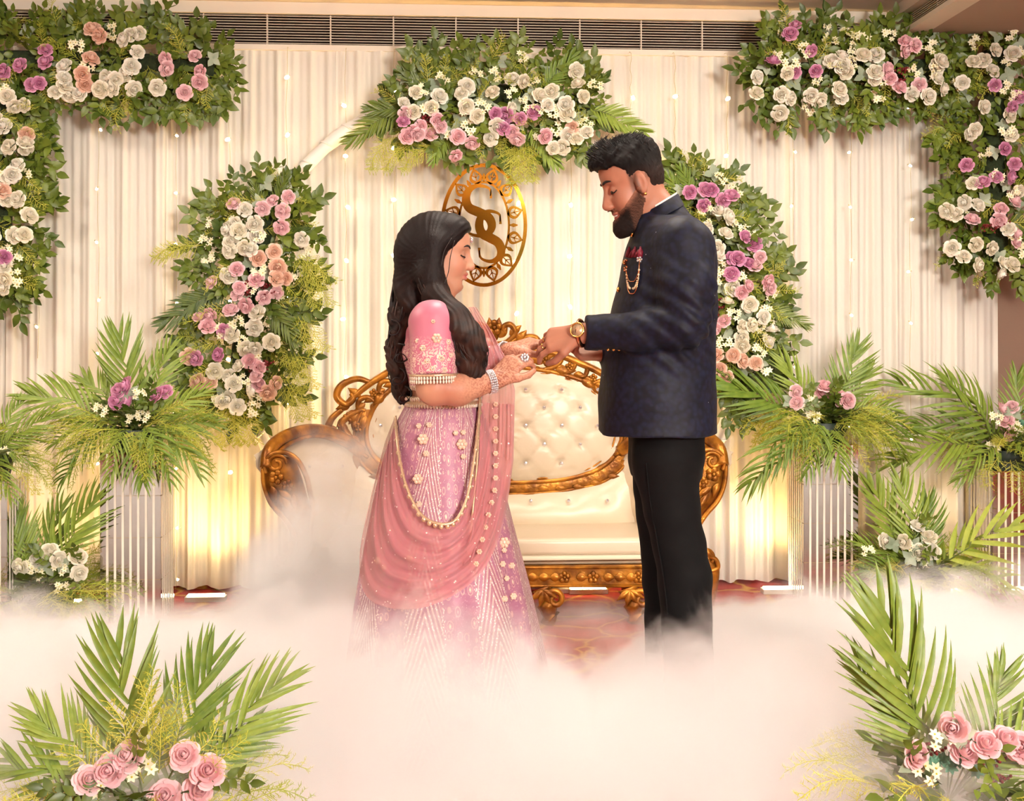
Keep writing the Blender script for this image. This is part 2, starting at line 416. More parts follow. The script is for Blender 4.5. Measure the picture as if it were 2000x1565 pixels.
# ================================================================ sofa
M_gilt = mat('gilded_carved_wood', (198, 130, 40), .34, .55, var_col=(122, 70, 16), vscale=16, bump=.25, bscale=45)
M_leather = mat('cream_tufted_leatherette', (218, 201, 174), .33, var=.03, vscale=5, bump=.03, bscale=120)
M_crystal = mat('crystal_button', (235, 232, 236), .08, .75)
M_stitch = mat('grey_seam_piping', (172, 156, 132), .6)
SX = at(965, 900, -.5).x
sofa = empty('sofa', (SX, -.42, 0), 'ornate gilded wedding sofa with cream tufted leather back and seat', 'sofa')
YK, YFr = -.26, -.74          # plane of the back carving, plane of the front rail
def K(px, py, dy=0.): return at(px, py, YK + dy)
def Fp(px, py, dy=0.): return at(px, py, YFr + dy)
def mir(pts): return [(2 * 965 - x, y) for x, y in pts]
half = [(965, 716), (1040, 721), (1105, 733), (1160, 756), (1198, 795), (1214, 843), (1203, 885), (1166, 917), (1105, 935), (1035, 941), (965, 942)]
loop_px = half + [(1930 - x, y) for x, y in half[-2:0:-1]]
loop = crom([K(x, y) for x, y in loop_px], 5, closed=True)
# tufted medallion
cen = K(965, 830)
lat = []
for r_i, y in enumerate((760, 795, 830, 866, 903)):
    for k in range(-5, 6):
        x = (965 - 10 + 70 * k) if r_i % 2 == 0 else (965 + 26 + 70 * k)
        lat.append((x, y))
inside = lambda x, y, m=.86: ((abs(x - 965) / 249) ** 2.6 + (abs(y - 829) / 112) ** 2.6) < m
btn = [K(x, y) for x, y in lat if inside(x, y)]
lat3 = [K(x, y) for x, y in lat if inside(x, y, 1.25)]
sp = 435.
def tuft(p):
    d = 0
    for b in lat3:
        q = (p.x - b.x) ** 2 + (p.z - b.z) ** 2
        if q < .01: d += .016 * math.exp(-q / .00028)
    u = (p.x - K(955, 830).x) * sp / 70; v = (p.z - K(965, 830).z) * sp / 71
    for c in (u + v, u - v):
        e = abs(c - round(c)); d += .009 * math.exp(-(e / .045) ** 2)
    return d
P = []
for i in range(31):
    r = i / 30
    row = []
    for q in loop:
        p = cen.lerp(q, r * .985); row.append((p.x, YK - .012 - .05 * (1 - r ** 3.5) + tuft(p), p.z))
    P.append(row)
MB().grid(P, closed_v=True).build('back_medallion_pad', M_leather, sofa)
for b in btn:
    MB().ell((b.x, YK - .012 - .05 + .012, b.z), (.0085, .006, .0085), nu=5, nv=8).build('crystal_button', M_crystal, sofa, False)
MB().tube(loop + loop[:1], .013, 8, flat=(1.0, 1.5), up=(0, 1, 0), cap=False).build('medallion_rim', M_gilt, sofa)
inner = [cen.lerp(q, .945) + Vector((0, -.012, 0)) for q in loop]
MB().tube(inner + inner[:1], .004, 6, cap=False).build('medallion_bead', M_gilt, sofa)
# lower carved band of the rim (thicker at the bottom): outer moulding
low = [(1222, 800), (1238, 850), (1226, 900), (1180, 940), (1110, 957), (1035, 964), (965, 965)]
lowp = crom([K(x, y) for x, y in low + [(1930 - x, y) for x, y in low[-2::-1]]], 6)
MB().tube(lowp, .008, 8, flat=(1, 1.6), up=(0, 1, 0)).build('medallion_outer_moulding', M_gilt, sofa)
band_o = crom([K(x, y) for x, y in low + [(1930 - x, y) for x, y in low[-2::-1]]], 4)
band_i = crom([K(x, y) for x, y in [(1200, 800), (1212, 845), (1202, 886), (1165, 918), (1105, 936), (1035, 942), (965, 943)] + [(1930 - x, y) for x, y in [(1200, 800), (1212, 845), (1202, 886), (1165, 918), (1105, 936), (1035, 942)][::-1]]], 4)
MB().grid([[a, a.lerp(b, .5) + Vector((0, -.006, 0)), b] for a, b in zip(band_o, band_i)]).build('medallion_band', M_gilt, sofa)
def gem_leaf(mb, c, ang, ln, wd, y, th=.008):
    """carved leaf: pointed half-relief in the x-z plane"""
    R = Matrix.Rotation(-ang, 3, 'Y'); P = []
    for t in np.linspace(0, 1, 7):
        w_ = wd * math.sin(PI * min(.98, max(.04, t ** .75))); row = []
        for s in (-1, -.5, 0, .5, 1): row.append(Vector(c) + R @ Vector((t * ln, 0, s * w_)) + Vector((0, y - th * (1 - abs(s) ** 1.5) * (.4 + .6 * math.sin(PI * t)) - (.0 if s else -.003), 0)))
        P.append(row)
    mb.grid(P)
def rosette(px, py, plane, r, parent=sofa, name='carved_rosette', y_off=-.012):
    c = plane(px, py) + Vector((0, y_off, 0)); mb = MB()
    for k in range(5):
        a = 2 * PI * k / 5 + .3; mb.ell(c + Vector((math.cos(a) * r * .62, 0, math.sin(a) * r * .62)), (r * .46, r * .34, r * .46), nu=5, nv=8)
    mb.ell(c + Vector((0, -r * .25, 0)), (r * .28, r * .25, r * .28), nu=5, nv=8)
    return mb.build(name, M_gilt, parent)
def scroll(pts, plane, r, name='carved_scroll', dy=0., taper=True, parent=sofa, flat=(1, 1.2)):
    p = crom([plane(x, y) + Vector((0, dy, 0)) for x, y in pts], 7); n = len(p)
    r = r * 1.4
    rs = [r * (.45 + .55 * math.sin(PI * (.12 + .76 * i / (n - 1)))) if taper else r for i in range(n)]
    return MB().tube(p, rs, 8, flat=flat, up=(0, 1, 0)).build(name, M_gilt, parent)
def spiral(cx_, cy_, r0, turns, a0, sgn=1, n=22):
    return [(cx_ + r0 * (1 - .78 * t) * math.cos(a0 + sgn * turns * 2 * PI * t), cy_ + r0 * (1 - .78 * t) * math.sin(a0 + sgn * turns * 2 * PI * t)) for t in np.linspace(0, 1, n)]
def both(pts, fn):
    fn(pts); fn(mir(pts))
# openwork crest: outer sweep, inner scrolls, rosettes, leaves (right half, mirrored)
S = lambda p, r=.0115, dy=-.004: both(p, lambda q: scroll(q, K, r, dy=dy))
S([(965, 700), (1000, 690), (1040, 684), (1082, 690), (1120, 704), (1165, 724), (1205, 748), (1240, 776), (1262, 800)], .012)
S([(1262, 800), (1282, 818), (1290, 842), (1276, 858), (1258, 850), (1258, 834), (1270, 832)], .013)
S([(1205, 748), (1232, 740), (1262, 752), (1272, 774), (1256, 790), (1240, 780), (1244, 768)], .012)
S([(1222, 800), (1240, 808), (1262, 826), (1250, 850), (1238, 870), (1246, 900)], .012)
S([(1000, 690), (1012, 708), (1030, 712), (1046, 700), (1040, 690)], .009)
S([(1060, 722), (1084, 716), (1096, 702), (1084, 692), (1070, 700), (1076, 708)], .009)
S([(1100, 730), (1118, 722), (1126, 708), (1146, 716), (1142, 734), (1128, 734)], .009)
S([(1150, 752), (1172, 744), (1186, 748), (1190, 764), (1178, 770)], .009)
S([(1196, 786), (1212, 776), (1228, 782), (1230, 798), (1216, 802)], .009)
S([(965, 672), (990, 668), (1006, 650), (996, 634), (982, 640), (988, 652)], .010, -.008)
S([(985, 690), (1004, 680), (1024, 660), (1046, 660), (1054, 676), (1042, 684)], .010, -.006)
for x, y, r in ((1010, 700, .018), (1060, 703, .018), (1112, 716, .016), (1158, 738, .015), (1200, 768, .016), (1250, 815, .018), (1230, 835, .017)):
    for xx in (x, 1930 - x): rosette(xx, y, K, r * 1.25)
rosette(965, 640, K, .034, y_off=-.02); rosette(965, 690, K, .022, y_off=-.012)
for x, y, a, ln in ((965, 668, PI / 2, .05), (1035, 705, .3, .06), (1085, 722, -.2, .055), (1135, 742, -.5, .055), (1180, 770, -.8, .05), (1215, 812, -1.3, .05), (1236, 880, -1.7, .06), (1010, 668, .9, .05), (1030, 690, -.2, .05),
                    (1272, 850, -2.2, .06), (1246, 846, -1.2, .05)):
    for s in (1, -1):
        mb = MB(); c = K(965 + s * (x - 965), y); gem_leaf(mb, c, a if s > 0 else PI - a, ln * 1.35, .021, -.016, .014); mb.build('carved_leaf', M_gilt, sofa)
for s in (1, -1):        # foliage filling the openwork of the crest
    for k in range(15):
        t = k / 14; x = lerp(985, 1255, t); yo = 694 + 104 * t ** 1.7; yi = np.interp(x, [985, 1040, 1105, 1160, 1198, 1255], [717, 721, 733, 756, 795, 850])
        for q, a, ln in ((.35, .5 - 1.3 * t, .058), (.75, -.5 - .9 * t, .05)):
            mb = MB(); gem_leaf(mb, K(965 + s * (x - 965), lerp(yo, yi, q)), a if s > 0 else PI - a, ln, .016, -.006, .013); mb.build('carved_leaf', M_gilt, sofa)
    for x, y, a in ((1255, 830, -1.0), (1262, 850, -1.5), (1240, 850, -1.9), (1272, 835, -.4), (1248, 880, -1.7), (1230, 805, -.9), (1245, 790, -.3), (1225, 775, .6), (975, 660, 1.0), (985, 672, .4), (970, 650, 1.4), (995, 655, .7)):
        mb = MB(); gem_leaf(mb, K(965 + s * (x - 965), y), a if s > 0 else PI - a, .07, .02, -.008, .014); mb.build('carved_leaf', M_gilt, sofa)
for k in range(14):     # relief on the lower band
    x = 965 + (k - 6.5) * 34; xn = abs(x - 965); y = 953 - max(0, (xn - 120) / 130) ** 2 * 38
    mb = MB(); gem_leaf(mb, K(x, y), 0 if x > 965 else PI, .055, .012, -.012); mb.build('carved_leaf', M_gilt, sofa)
# lower back pad (between medallion and seat), full width
zs = Fp(965, 1056).z
P = []
xl, xr = K(672, 900).x, K(1258, 900).x
for i in range(49):
    x = lerp(xl, xr, i / 48); row = []; e = abs(2 * i / 48 - 1)
    zt = K(965, float(np.interp(e, [0, .49, .73, .89, .93, 1], [962, 955, 938, 900, 862, 845]))).z
    for j in range(13):
        t = j / 12; z = lerp(zt, zs - .03, t)
        dm = sum(.014 * math.exp(-((x - K(px, 975).x) ** 2 + (z - K(px, 975).z) ** 2) / .0009) for px in (747, 820, 893, 966, 1035, 1108, 1183))
        row.append((x, YK + .02 - .06 * math.sin(PI * min(1, t * .93 + .02)) ** .6 * (1 - e ** 6) - .05 * t + dm, z))
    P.append(row)
MB().grid(P).build('lower_back_pad', M_leather, sofa)
for px in (747, 820, 893, 966, 1035, 1108, 1183):
    p = K(px, 975); MB().ell((p.x, YK - .058, p.z), (.0085, .006, .0085), nu=5, nv=8).build('crystal_button', M_crystal, sofa, False)
# back board behind everything
MB().box((K(700, 900).x, YK + .02, .2), (K(1230, 900).x, YK + .05, K(965, 800).z)).build('back_board', M_leather, sofa, False, bevel=.01)
# seat
sl, sr = Fp(640, 1060).x, Fp(1290, 1060).x
MB().box((sl, YFr + .03, zs - .075), (sr, YK + .0, zs)).build('seat_cushion', M_leather, sofa, True, bevel=.022)
MB().box((sl - .01, YFr + .015, Fp(965, 1107).z), (sr + .01, YK, zs - .068)).build('seat_front_roll', M_leather, sofa, True, bevel=.02)
MB().tube([(sl, YFr + .026, zs - .07), (sr, YFr + .026, zs - .07)], .003, 6).build('seat_piping', M_stitch, sofa)
# base rail with carving
z1, z0 = Fp(965, 1107).z, Fp(965, 1147).z
MB().box((Fp(588, 1100).x, YFr - .005, z0), (Fp(1342, 1100).x, YFr + .05, z1)).build('base_rail', M_gilt, sofa, False, bevel=.006)
MB().box((Fp(588, 1100).x, YFr + .05, z0), (Fp(1342, 1100).x, YK + .02, z1)).build('seat_deck', M_gilt, sofa, False)
for y in (1109, 1145): MB().tube([Fp(590, y, -.008), Fp(1340, y, -.008)], .006, 6).build('rail_moulding', M_gilt, sofa)
for s in (-1, 1):
    for x in (1005, 1102, 1158, 1246, 1310): rosette(965 + s * (x - 965), 1127, Fp, .024, y_off=-.012)
    for x in (1030, 1052, 1074, 1125, 1178, 1200, 1222, 1270, 1290):
        mb = MB(); gem_leaf(mb, Fp(965 + s * (x - 965), 1127), 0 if s > 0 else PI, .05, .018, -.012, .012); mb.build('carved_leaf', M_gilt, sofa)
    for x in (1060, 1228):       # carved scroll feet under the rail
        X = 965 + s * (x - 965); mb = MB()
        c = Fp(X, 1150); g = c.z
        mb.tube(crom([c + Vector((0, .01, 0)), c + Vector((s * .02, -.005, -g * .45)), c + Vector((s * .03, -.01, -g * .8)), Vector((c.x + s * .05, c.y - .01, .018))], 5), [.045, .04, .035, .032, .028] * 3 + [.026], 8).build('foot', M_gilt, sofa)
        scroll(spiral(X + s * 22, 1168, 20, 1.2, PI, s), Fp, .009, 'foot_scroll', dy=-.03)
        for a in (-.5, -1.1, -1.8, -2.5):
            mb = MB(); gem_leaf(mb, Fp(X, 1150), a, .07, .014, -.035, .012); mb.build('carved_leaf', M_gilt, sofa)
# arms
for s in (-1, 1):
    A = lambda px, py, Y: at(965 + s * (px - 965) if s < 0 else px, py, Y)
    def A(px, py, Y, s=s):
        q = at(px, py, Y)        # px given for the LEFT arm; mirror about the sofa axis in space
        return q if s < 0 else Vector((2 * SX - q.x, q.y, q.z))
    rail = crom([A(706, 884, -.27), A(670, 858, -.33), A(630, 843, -.42), A(590, 843, -.53), A(553, 856, -.64), A(526, 880, -.73), A(520, 915, -.77)], 6)
    MB().tube(rail, [.026] * len(rail), 10, flat=(1, 1.15)).build('arm_rail', M_gilt, sofa)
    rail2 = [p + Vector((-s * .028, 0, -.022)) for p in rail]
    MB().tube(rail2, .009, 6).build('arm_rail_bead', M_gilt, sofa)
    # padded inside of the arm
    n = len(rail); P = []
    for i, p in enumerate(rail[:-4]):
        row = []; t0 = i / (n - 5)
        for j in range(15):
            t = j / 14; zb = zs - .02; z = lerp(p.z - .02, zb, t)
            xin = lerp(p.x, (sl + .03) if s < 0 else (sr - .03), t ** 1.3 * .8)
            bul = .035 * math.sin(PI * min(1, t * 1.05)) * math.sin(PI * (.1 + .8 * t0))
            u, v = t0 * 3.2, t * 2.6
            cr = sum(.008 * math.exp(-((c - round(c)) / .07) ** 2) for c in (u + v, u - v))
            row.append((xin - s * (bul - cr), p.y + .02 * (1 - t), z))
        P.append(row)
    MB().grid(P).build('arm_pad', M_leather, sofa)
    P2 = [[(q[0] + s * .05, q[1], q[2]) for q in row] for row in P]
    MB().grid(P2).build('arm_outer_panel', M_leather, sofa)
    for (i, j) in ((8, 4), (14, 4), (20, 4), (11, 8), (17, 8), (8, 11), (14, 11), (22, 9)):
        if i < len(P): q = P[i][j]; MB().ell((q[0] - s * .002, q[1] - .002, q[2]), (.008, .008, .008), nu=5, nv=8).build('crystal_button', M_crystal, sofa, False)
    # carved front post: S-shaped slab with top scroll, rosettes and foliage
    path = [(545, 893), (548, 930), (556, 962), (577, 1000), (592, 1030), (590, 1060), (570, 1085), (550, 1108), (548, 1150), (556, 1195)]
    wd = [30, 41, 42, 32, 21, 18, 20, 24, 22, 20]
    pp = crom([(x, y, 0) for x, y in path], 5); ww = crom([(a, 0, 0) for a in wd], 5); P = []
    for v, w_ in zip(pp, ww):
        row = []
        for k in range(8):
            a = 2 * PI * k / 8 + PI / 8; c = A(v.x, v.y, -.76); row.append((c.x + math.cos(a) * w_.x / 470, c.y + .02 + math.sin(a) * .032, c.z))
        P.append(row)
    mb = MB(); mb.grid(P, closed_v=True); b0 = 0; nn = len(P)
    mb.f += [tuple(range(8)), tuple((nn - 1) * 8 + 7 - k for k in range(8))]; mb.m += [0, 0]
    mb.build('arm_front_post', M_gilt, sofa, fix=True)
    def Ap(px, py): return A(px, py, -.775)
    def sc(pts, r, nm='post_scroll'):
        p = crom([Ap(x, y) for x, y in pts], 6); MB().tube(p, [r * (.5 + .5 * math.sin(PI * (.15 + .7 * i / (len(p) - 1)))) for i in range(len(p))], 8, up=(0, 1, 0)).build(nm, M_gilt, sofa)
    sc([(520, 925), (516, 905), (530, 888), (556, 884), (580, 898), (598, 930), (606, 965), (612, 1000), (606, 1040)], .011)
    sc(spiral(540, 906, 20, 1.3, 0, -1), .009)
    sc([(513, 915), (516, 950), (530, 985), (556, 1015), (574, 1045), (572, 1070), (552, 1092), (534, 1104), (530, 1120), (545, 1126)], .011)
    sc(spiral(556, 1098, 18, 1.2, 2.5, 1), .010)
    for x, y, r in ((540, 932, .03), (562, 948, .024)): 
        c = Ap(x, y); mb = MB()
        for k in range(5):
            a = 2 * PI * k / 5; mb.ell(c + Vector((math.cos(a) * r * .6, -.008, math.sin(a) * r * .6)), (r * .46, r * .3, r * .46), nu=5, nv=8)
        mb.ell(c + Vector((0, -.018, 0)), (r * .28,) * 3, nu=5, nv=8); mb.build('carved_rosette', M_gilt, sofa)
    for x, y, a, ln in ((545, 958, -.6, .07), (552, 972, -1.0, .08), (572, 965, -1.4, .075), (566, 990, -.9, .07), (582, 985, -1.5, .07), (584, 1010, -1.3, .07), (578, 1045, -2.0, .07), (592, 1040, -1.8, .06), (560, 1080, -2.4, .06), (530, 950, -1.2, .06)):
        mb = MB(); gem_leaf(mb, Ap(x, y), a if s < 0 else PI - a, ln, .015, -.006, .012); mb.build('carved_leaf', M_gilt, sofa)
    # rear leg
    MB().tube([A(700, 900, -.24), Vector((A(690, 900, -.24).x, -.2, .0))], [.03, .022], 8).build('rear_leg', M_gilt, sofa)

# ================================================================ mirrored pedestals
M_mirror = mat('mirror_tile', (206, 200, 196), .05, 1.0, bump=.02, bscale=6)
M_stripe = mat('white_stripe_strip', (246, 238, 222), .4, var=.03)
M_core = mat('pedestal_core_board', (205, 180, 140), .7)
def pedestal(px, base_y, H, label, rz=0., W=.25):
    """base_y: photo row of the front bottom edge"""
    dist = CAM.z * F_PX / (base_y - HOR)          # distance along the view axis
    d = VD + VR * ((px - 1000) / F_PX); c = CAM + d * dist; c.z = 0
    c += Vector((0, W / 2, 0))
    e = empty('pedestal', c, label, 'pedestal', 'mirrored striped pedestals'); R = Matrix.Rotation(rz, 4, 'Z')
    T = Matrix.Translation(c) @ R
    def bx(name, lo, hi, m):
        mb = MB().box(lo, hi); mb.v = [tuple(T @ Vector(v)) for v in mb.v]; return mb.build(name, m, e, False)
    h = W / 2; g = .004
    bx('core', (-h + g, -h + g, 0), (h - g, h - g, H - .002), M_core)
    n = max(3, round(H / .165)); th = H / n
    for f in range(3):       # front, left, right faces
        for k in range(n):
            z0, z1 = k * th + .0012, (k + 1) * th - .0012
            if f == 0: bx('mirror_tile', (-h + .002, -h, z0), (h - .002, -h + g, z1), M_mirror)
            elif f == 1: bx('mirror_tile', (-h, -h + .002, z0), (-h + g, h, z1), M_mirror)
            else: bx('mirror_tile', (h - g, -h + .002, z0), (h, h, z1), M_mirror)
        for k in range(7):
            u = -h + .03 + k * (W - .06) / 6
            if f == 0: bx('white_strip', (u - .0048, -h - .002, .002), (u + .0048, -h, H), M_stripe)
            elif f == 1: bx('white_strip', (-h - .002, u - .0048, .002), (-h, u + .0048, H), M_stripe)
            else: bx('white_strip', (h, u - .0048, .002), (h + .002, u + .0048, H), M_stripe)
    bx('top_plate', (-h, -h, H - .002), (h, h, H + .006), M_mirror)
    return e, c
ped_L, pcL = pedestal(255, 1215, .70, 'mirrored pedestal with white stripes left of the sofa, carrying a palm arrangement')
ped_R, pcR = pedestal(1623, 1175, .70, 'mirrored pedestal with white stripes right of the man, carrying a palm arrangement')
ped_FR, pcFR = pedestal(1990, 1160, .56, 'shorter mirrored striped pedestal at the right edge carrying a dark green pot')
ped_FL, pcFL = pedestal(-48, 1235, .60, 'mirrored striped pedestal at the far left edge under a drooping palm')

# ================================================================ fairy-light strings
M_wire = mat('thin_clear_light_wire', (206, 190, 140), .5)
def bulb_mat():
    m, nt, b = nmat('warm_led_bulb')
    b.inputs['Base Color'].default_value = (1, .85, .55, 1); b.inputs['Emission Color'].default_value = (1, .80, .46, 1); b.inputs['Emission Strength'].default_value = 22
    m.cycles.emission_sampling = 'NONE'
    return m
M_bulb = bulb_mat(); M_sock = mat('clear_bulb_socket', (220, 205, 160), .4)
mbb = MB(); mbb.ell((0, 0, 0), (.0052, .0052, .0075), nu=5, nv=8); me_bulb = mbb.mesh('bulb', M_bulb)
mbb = MB(); mbb.tube([(0, 0, .006), (0, 0, .016)], [.0035, .0028], 6); me_sock = mbb.mesh('socket', M_sock)
strings = [(75, 100, 700, 'far left, beside the hanging garland'), (192, 190, 1020, 'left of the left pedestal palm'), (345, 190, 1150, 'just left of the left arch flowers'),
           (448, 100, 1000, 'passing behind the left arch flowers'), (560, 100, 860, 'above the left end of the sofa'), (675, 100, 800, 'left of the woman\'s hair'),
           (770, 300, 620, 'right behind the woman\'s back'), (1008, 320, 640, 'just right of the monogram'), (1115, 250, 640, 'between the couple above their hands'),
           (1232, 100, 260, 'above the man\'s head'), (1318, 100, 300, 'right of the top arch flowers'), (1420, 100, 420, 'over the right arch flowers'),
           (1550, 100, 720, 'right of the right arch flowers'), (1662, 200, 900, 'above the right pedestal'), (1778, 190, 930, 'right of the right pedestal palm')]
rs = random.Random(5)
for px, y0, y1, where in strings:
    Y = -.075 if (px < 400 or px > 1500) else -.062
    a = at(px, y0, Y); e = empty('fairy_light_string', a, 'thin vertical string of warm fairy lights ' + where, 'string lights', 'fairy-light strings on the backdrop')
    top = at(px, 104, Y); bot = at(px, y1, Y); n = 14
    path = [top.lerp(bot, i / n) + Vector((.004 * math.sin(i * 1.7 + px), .003 * math.sin(i * 2.3), 0)) for i in range(n + 1)]
    path = [Vector((top.x, -.007, ZS + .006)), Vector((top.x, -.03, ZS + .004))] + path      # hooked over the trim
    MB().tube(path, .0011, 5).build('wire', M_wire, e)
    y = 150 + rs.uniform(0, 90)
    while y < y1:
        p = at(px + rs.uniform(-5, 5), y, Y - .006); R = Euler((rs.uniform(-.6, .6), rs.choice((-1, 1)) * rs.uniform(.5, 1.5), 0)).to_matrix()
        b = inst('bulb', me_bulb, p, R, 1.7 if 400 < px < 1500 else 1.1, e); k = inst('socket', me_sock, p, R, 1., e)
        y += rs.uniform(98, 116)

# ================================================================ floor uplights (LED bars washing the drapes)
M_blk = mat('white_lamp_housing', (214, 204, 186), .4); 
def lens_mat():
    m, nt, b = nmat('warm_led_lens'); b.inputs['Emission Color'].default_value = (1, .78, .42, 1); b.inputs['Emission Strength'].default_value = 30
    m.cycles.emission_sampling = 'NONE'; return m
M_lens = lens_mat()
def uplight(x, y, label, power, tx=0., tz=1.7, rad=.06, ang=125):
    e = empty('floor_uplight', (x, y, 0), label, 'floor lamp', 'LED bars washing the drapes')
    MB().box((x - .09, y - .03, 0), (x + .09, y + .03, .022)).build('housing', M_blk, e, False, bevel=.004)
    MB().box((x - .08, y - .022, .0222), (x + .08, y + .022, .028)).build('lens', M_lens, e, False)
    l = spot('uplight_beam', (x, y, .06), (x + tx, .02, tz), power, (255, 204, 126), ang, rad); l.parent = e; l.matrix_parent_inverse = Matrix.Translation((-x, -y, 0))
uplight(cx(420), -.22, 'glowing LED bar on the floor between the left pedestal and the sofa', 26)
uplight(cx(160), -.30, 'glowing LED bar on the floor at the foot of the left pedestal', 16)
uplight(SX - .45, -.165, 'LED bar on the floor behind the left half of the sofa', 240, .15, 2.3)
uplight(SX + .45, -.165, 'LED bar on the floor behind the right half of the sofa', 240, -.15, 2.3)
uplight(cx(1500), -.22, 'glowing LED bar on the floor between the sofa and the right pedestal', 26)
uplight(cx(1790), -.32, 'glowing LED bar on the floor behind the low white-rose arrangement at right', 16)
uplight(cx(1940), -.30, 'glowing LED bar on the floor at the foot of the short right pedestal', 14)
# ================================================================ plant and flower pieces (shared meshes)
def petal_mat(name, col, col2):
    m, nt, b = nmat(name); N = nt.nodes; L = nt.links
    tc = N.new('ShaderNodeTexCoord'); sep = N.new('ShaderNodeSeparateXYZ'); L.new(tc.outputs['Object'], sep.inputs[0])
    nz = N.new('ShaderNodeTexNoise'); nz.inputs['Scale'].default_value = 2.5; L.new(tc.outputs['Object'], nz.inputs['Vector'])
    oi = N.new('ShaderNodeObjectInfo')
    mx = N.new('ShaderNodeMix'); mx.data_type = 'RGBA'; mx.inputs[6].default_value = (*lin(col), 1); mx.inputs[7].default_value = (*lin(col2), 1)
    ad = N.new('ShaderNodeMath'); ad.operation = 'MULTIPLY_ADD'; ad.inputs[1].default_value = .5; L.new(oi.outputs['Random'], ad.inputs[0]); L.new(nz.outputs['Fac'], ad.inputs[2])
    rp = N.new('ShaderNodeMapRange'); rp.inputs[1].default_value = .35; rp.inputs[2].default_value = 1.1; L.new(ad.outputs[0], rp.inputs[0])
    L.new(rp.outputs[0], mx.inputs[0]); L.new(mx.outputs[2], b.inputs['Base Color']); b.inputs['Roughness'].default_value = .6
    tl = N.new('ShaderNodeBsdfTranslucent'); ms = N.new('ShaderNodeMixShader'); ms.inputs[0].default_value = .22; L.new(mx.outputs[2], tl.inputs[0])
    L.new(b.outputs[0], ms.inputs[1]); L.new(tl.outputs[0], ms.inputs[2]); L.new(ms.outputs[0], N['Material Output'].inputs[0])
    return m
PET = {'c': petal_mat('cream_petal', (255, 252, 242), (252, 244, 222)), 'p': petal_mat('pink_petal', (255, 226, 228), (253, 204, 211)),
       'l': petal_mat('lilac_pink_petal', (240, 182, 208), (222, 152, 192)), 'a': petal_mat('peach_petal', (255, 226, 206), (250, 208, 186))}
def leaf_mat(name, c1, c2, rough=.45):
    m, nt, b = nmat(name); N = nt.nodes; L = nt.links
    oi = N.new('ShaderNodeObjectInfo'); tc = N.new('ShaderNodeTexCoord')
    nz = N.new('ShaderNodeTexNoise'); nz.inputs['Scale'].default_value = 14; L.new(tc.outputs['Object'], nz.inputs['Vector'])
    ad = N.new('ShaderNodeMath'); ad.operation = 'MULTIPLY_ADD'; ad.inputs[1].default_value = .6; L.new(oi.outputs['Random'], ad.inputs[0]); L.new(nz.outputs['Fac'], ad.inputs[2])
    rp = N.new('ShaderNodeMapRange'); rp.inputs[1].default_value = .4; rp.inputs[2].default_value = 1.15; L.new(ad.outputs[0], rp.inputs[0])
    mx = N.new('ShaderNodeMix'); mx.data_type = 'RGBA'; mx.inputs[6].default_value = (*lin(c1), 1); mx.inputs[7].default_value = (*lin(c2), 1)
    L.new(rp.outputs[0], mx.inputs[0]); L.new(mx.outputs[2], b.inputs['Base Color']); b.inputs['Roughness'].default_value = rough
    return m
M_leaf = leaf_mat('deep_green_leaf', (58, 80, 22), (110, 126, 40), .42)
M_palm = leaf_mat('palm_green', (88, 118, 34), (136, 156, 58), .45)
M_fern = leaf_mat('yellow_green_fern', (172, 182, 50), (212, 208, 92), .6)
M_fern2 = leaf_mat('green_fern', (118, 146, 42), (172, 182, 68), .6)
M_dusty = leaf_mat('silver_green_leaf', (132, 148, 122), (176, 186, 162), .8)
M_stem = mat('green_stem', (92, 104, 46), .6)
M_star = mat('ivory_star_petal', (244, 240, 206), .6); M_starc = mat('yellow_flower_eye', (206, 190, 70), .6)
M_berry = mat('dark_red_berry', (128, 30, 34), .4, var=.3, vscale=30)
M_succ = mat('jade_succulent', (104, 156, 128), .5, var=.25, vscale=20)

def rose_mesh(name, m, seed):
    r = random.Random(seed); mb = MB()
    for nP, R, H, hw, curl, a0, tw, close in ((3, .20, .82, 1.45, .0, 0, .3, .7), (3, .33, .78, 1.3, .0, .9, .25, .42), (4, .50, .70, 1.05, .02, .4, .15, .22), (5, .70, .62, .74, .08, .2, .12, .05), (5, .86, .52, .62, .16, .55, .08, 0), (6, .97, .36, .54, .24, .1, .05, 0)):
        for k in range(nP):
            a = a0 + 2 * PI * k / nP + r.uniform(-.12, .12); hh = H * r.uniform(.86, 1.14); P = []
            for i in range(5):
                v = i / 4; row = []
                for j in range(5):
                    u = j / 2 - 1; vv = v * (1 - .3 * u * u)
                    rad = R * (.2 + .8 * math.sin(min(1, vv * 1.05) * PI / 2) ** .7) * (1 + tw * u * .4) * (1 - close * vv ** 2.5) + curl * .55 * vv ** 4
                    z = hh * vv - curl * 1.5 * vv ** 3 - (.25 if R > .6 else .1) * (1 - vv)
                    an = a + u * hw * (.55 + .45 * math.sin(vv * PI / 2))
                    row.append((rad * math.cos(an), rad * math.sin(an), z))
                P.append(row)
            mb.grid(P)
    mb.ell((0, 0, .3), (.16, .16, .44), nu=5, nv=6)
    return mb.mesh(name, m)
ROSE = {k: [rose_mesh('rose', PET[k], 3 + i) for i in range(2)] for k in PET}
def leaf_into(mb, base, d, n, ln, wd, fold=.25, bend=.2):
    d = Vector(d).normalized(); n = Vector(n); n = (n - d * n.dot(d)).normalized(); s = d.cross(n); P = []
    for t in (0, .25, .55, .8, 1.):
        w_ = wd * (math.sin(PI * t ** .8) if t < 1 else 0) + .0004; c = Vector(base) + d * (ln * t) - n * (bend * ln * t * t)
        P.append([c + s * w_ + n * (fold * w_), c, c - s * w_ + n * (fold * w_)])
    mb.grid(P)
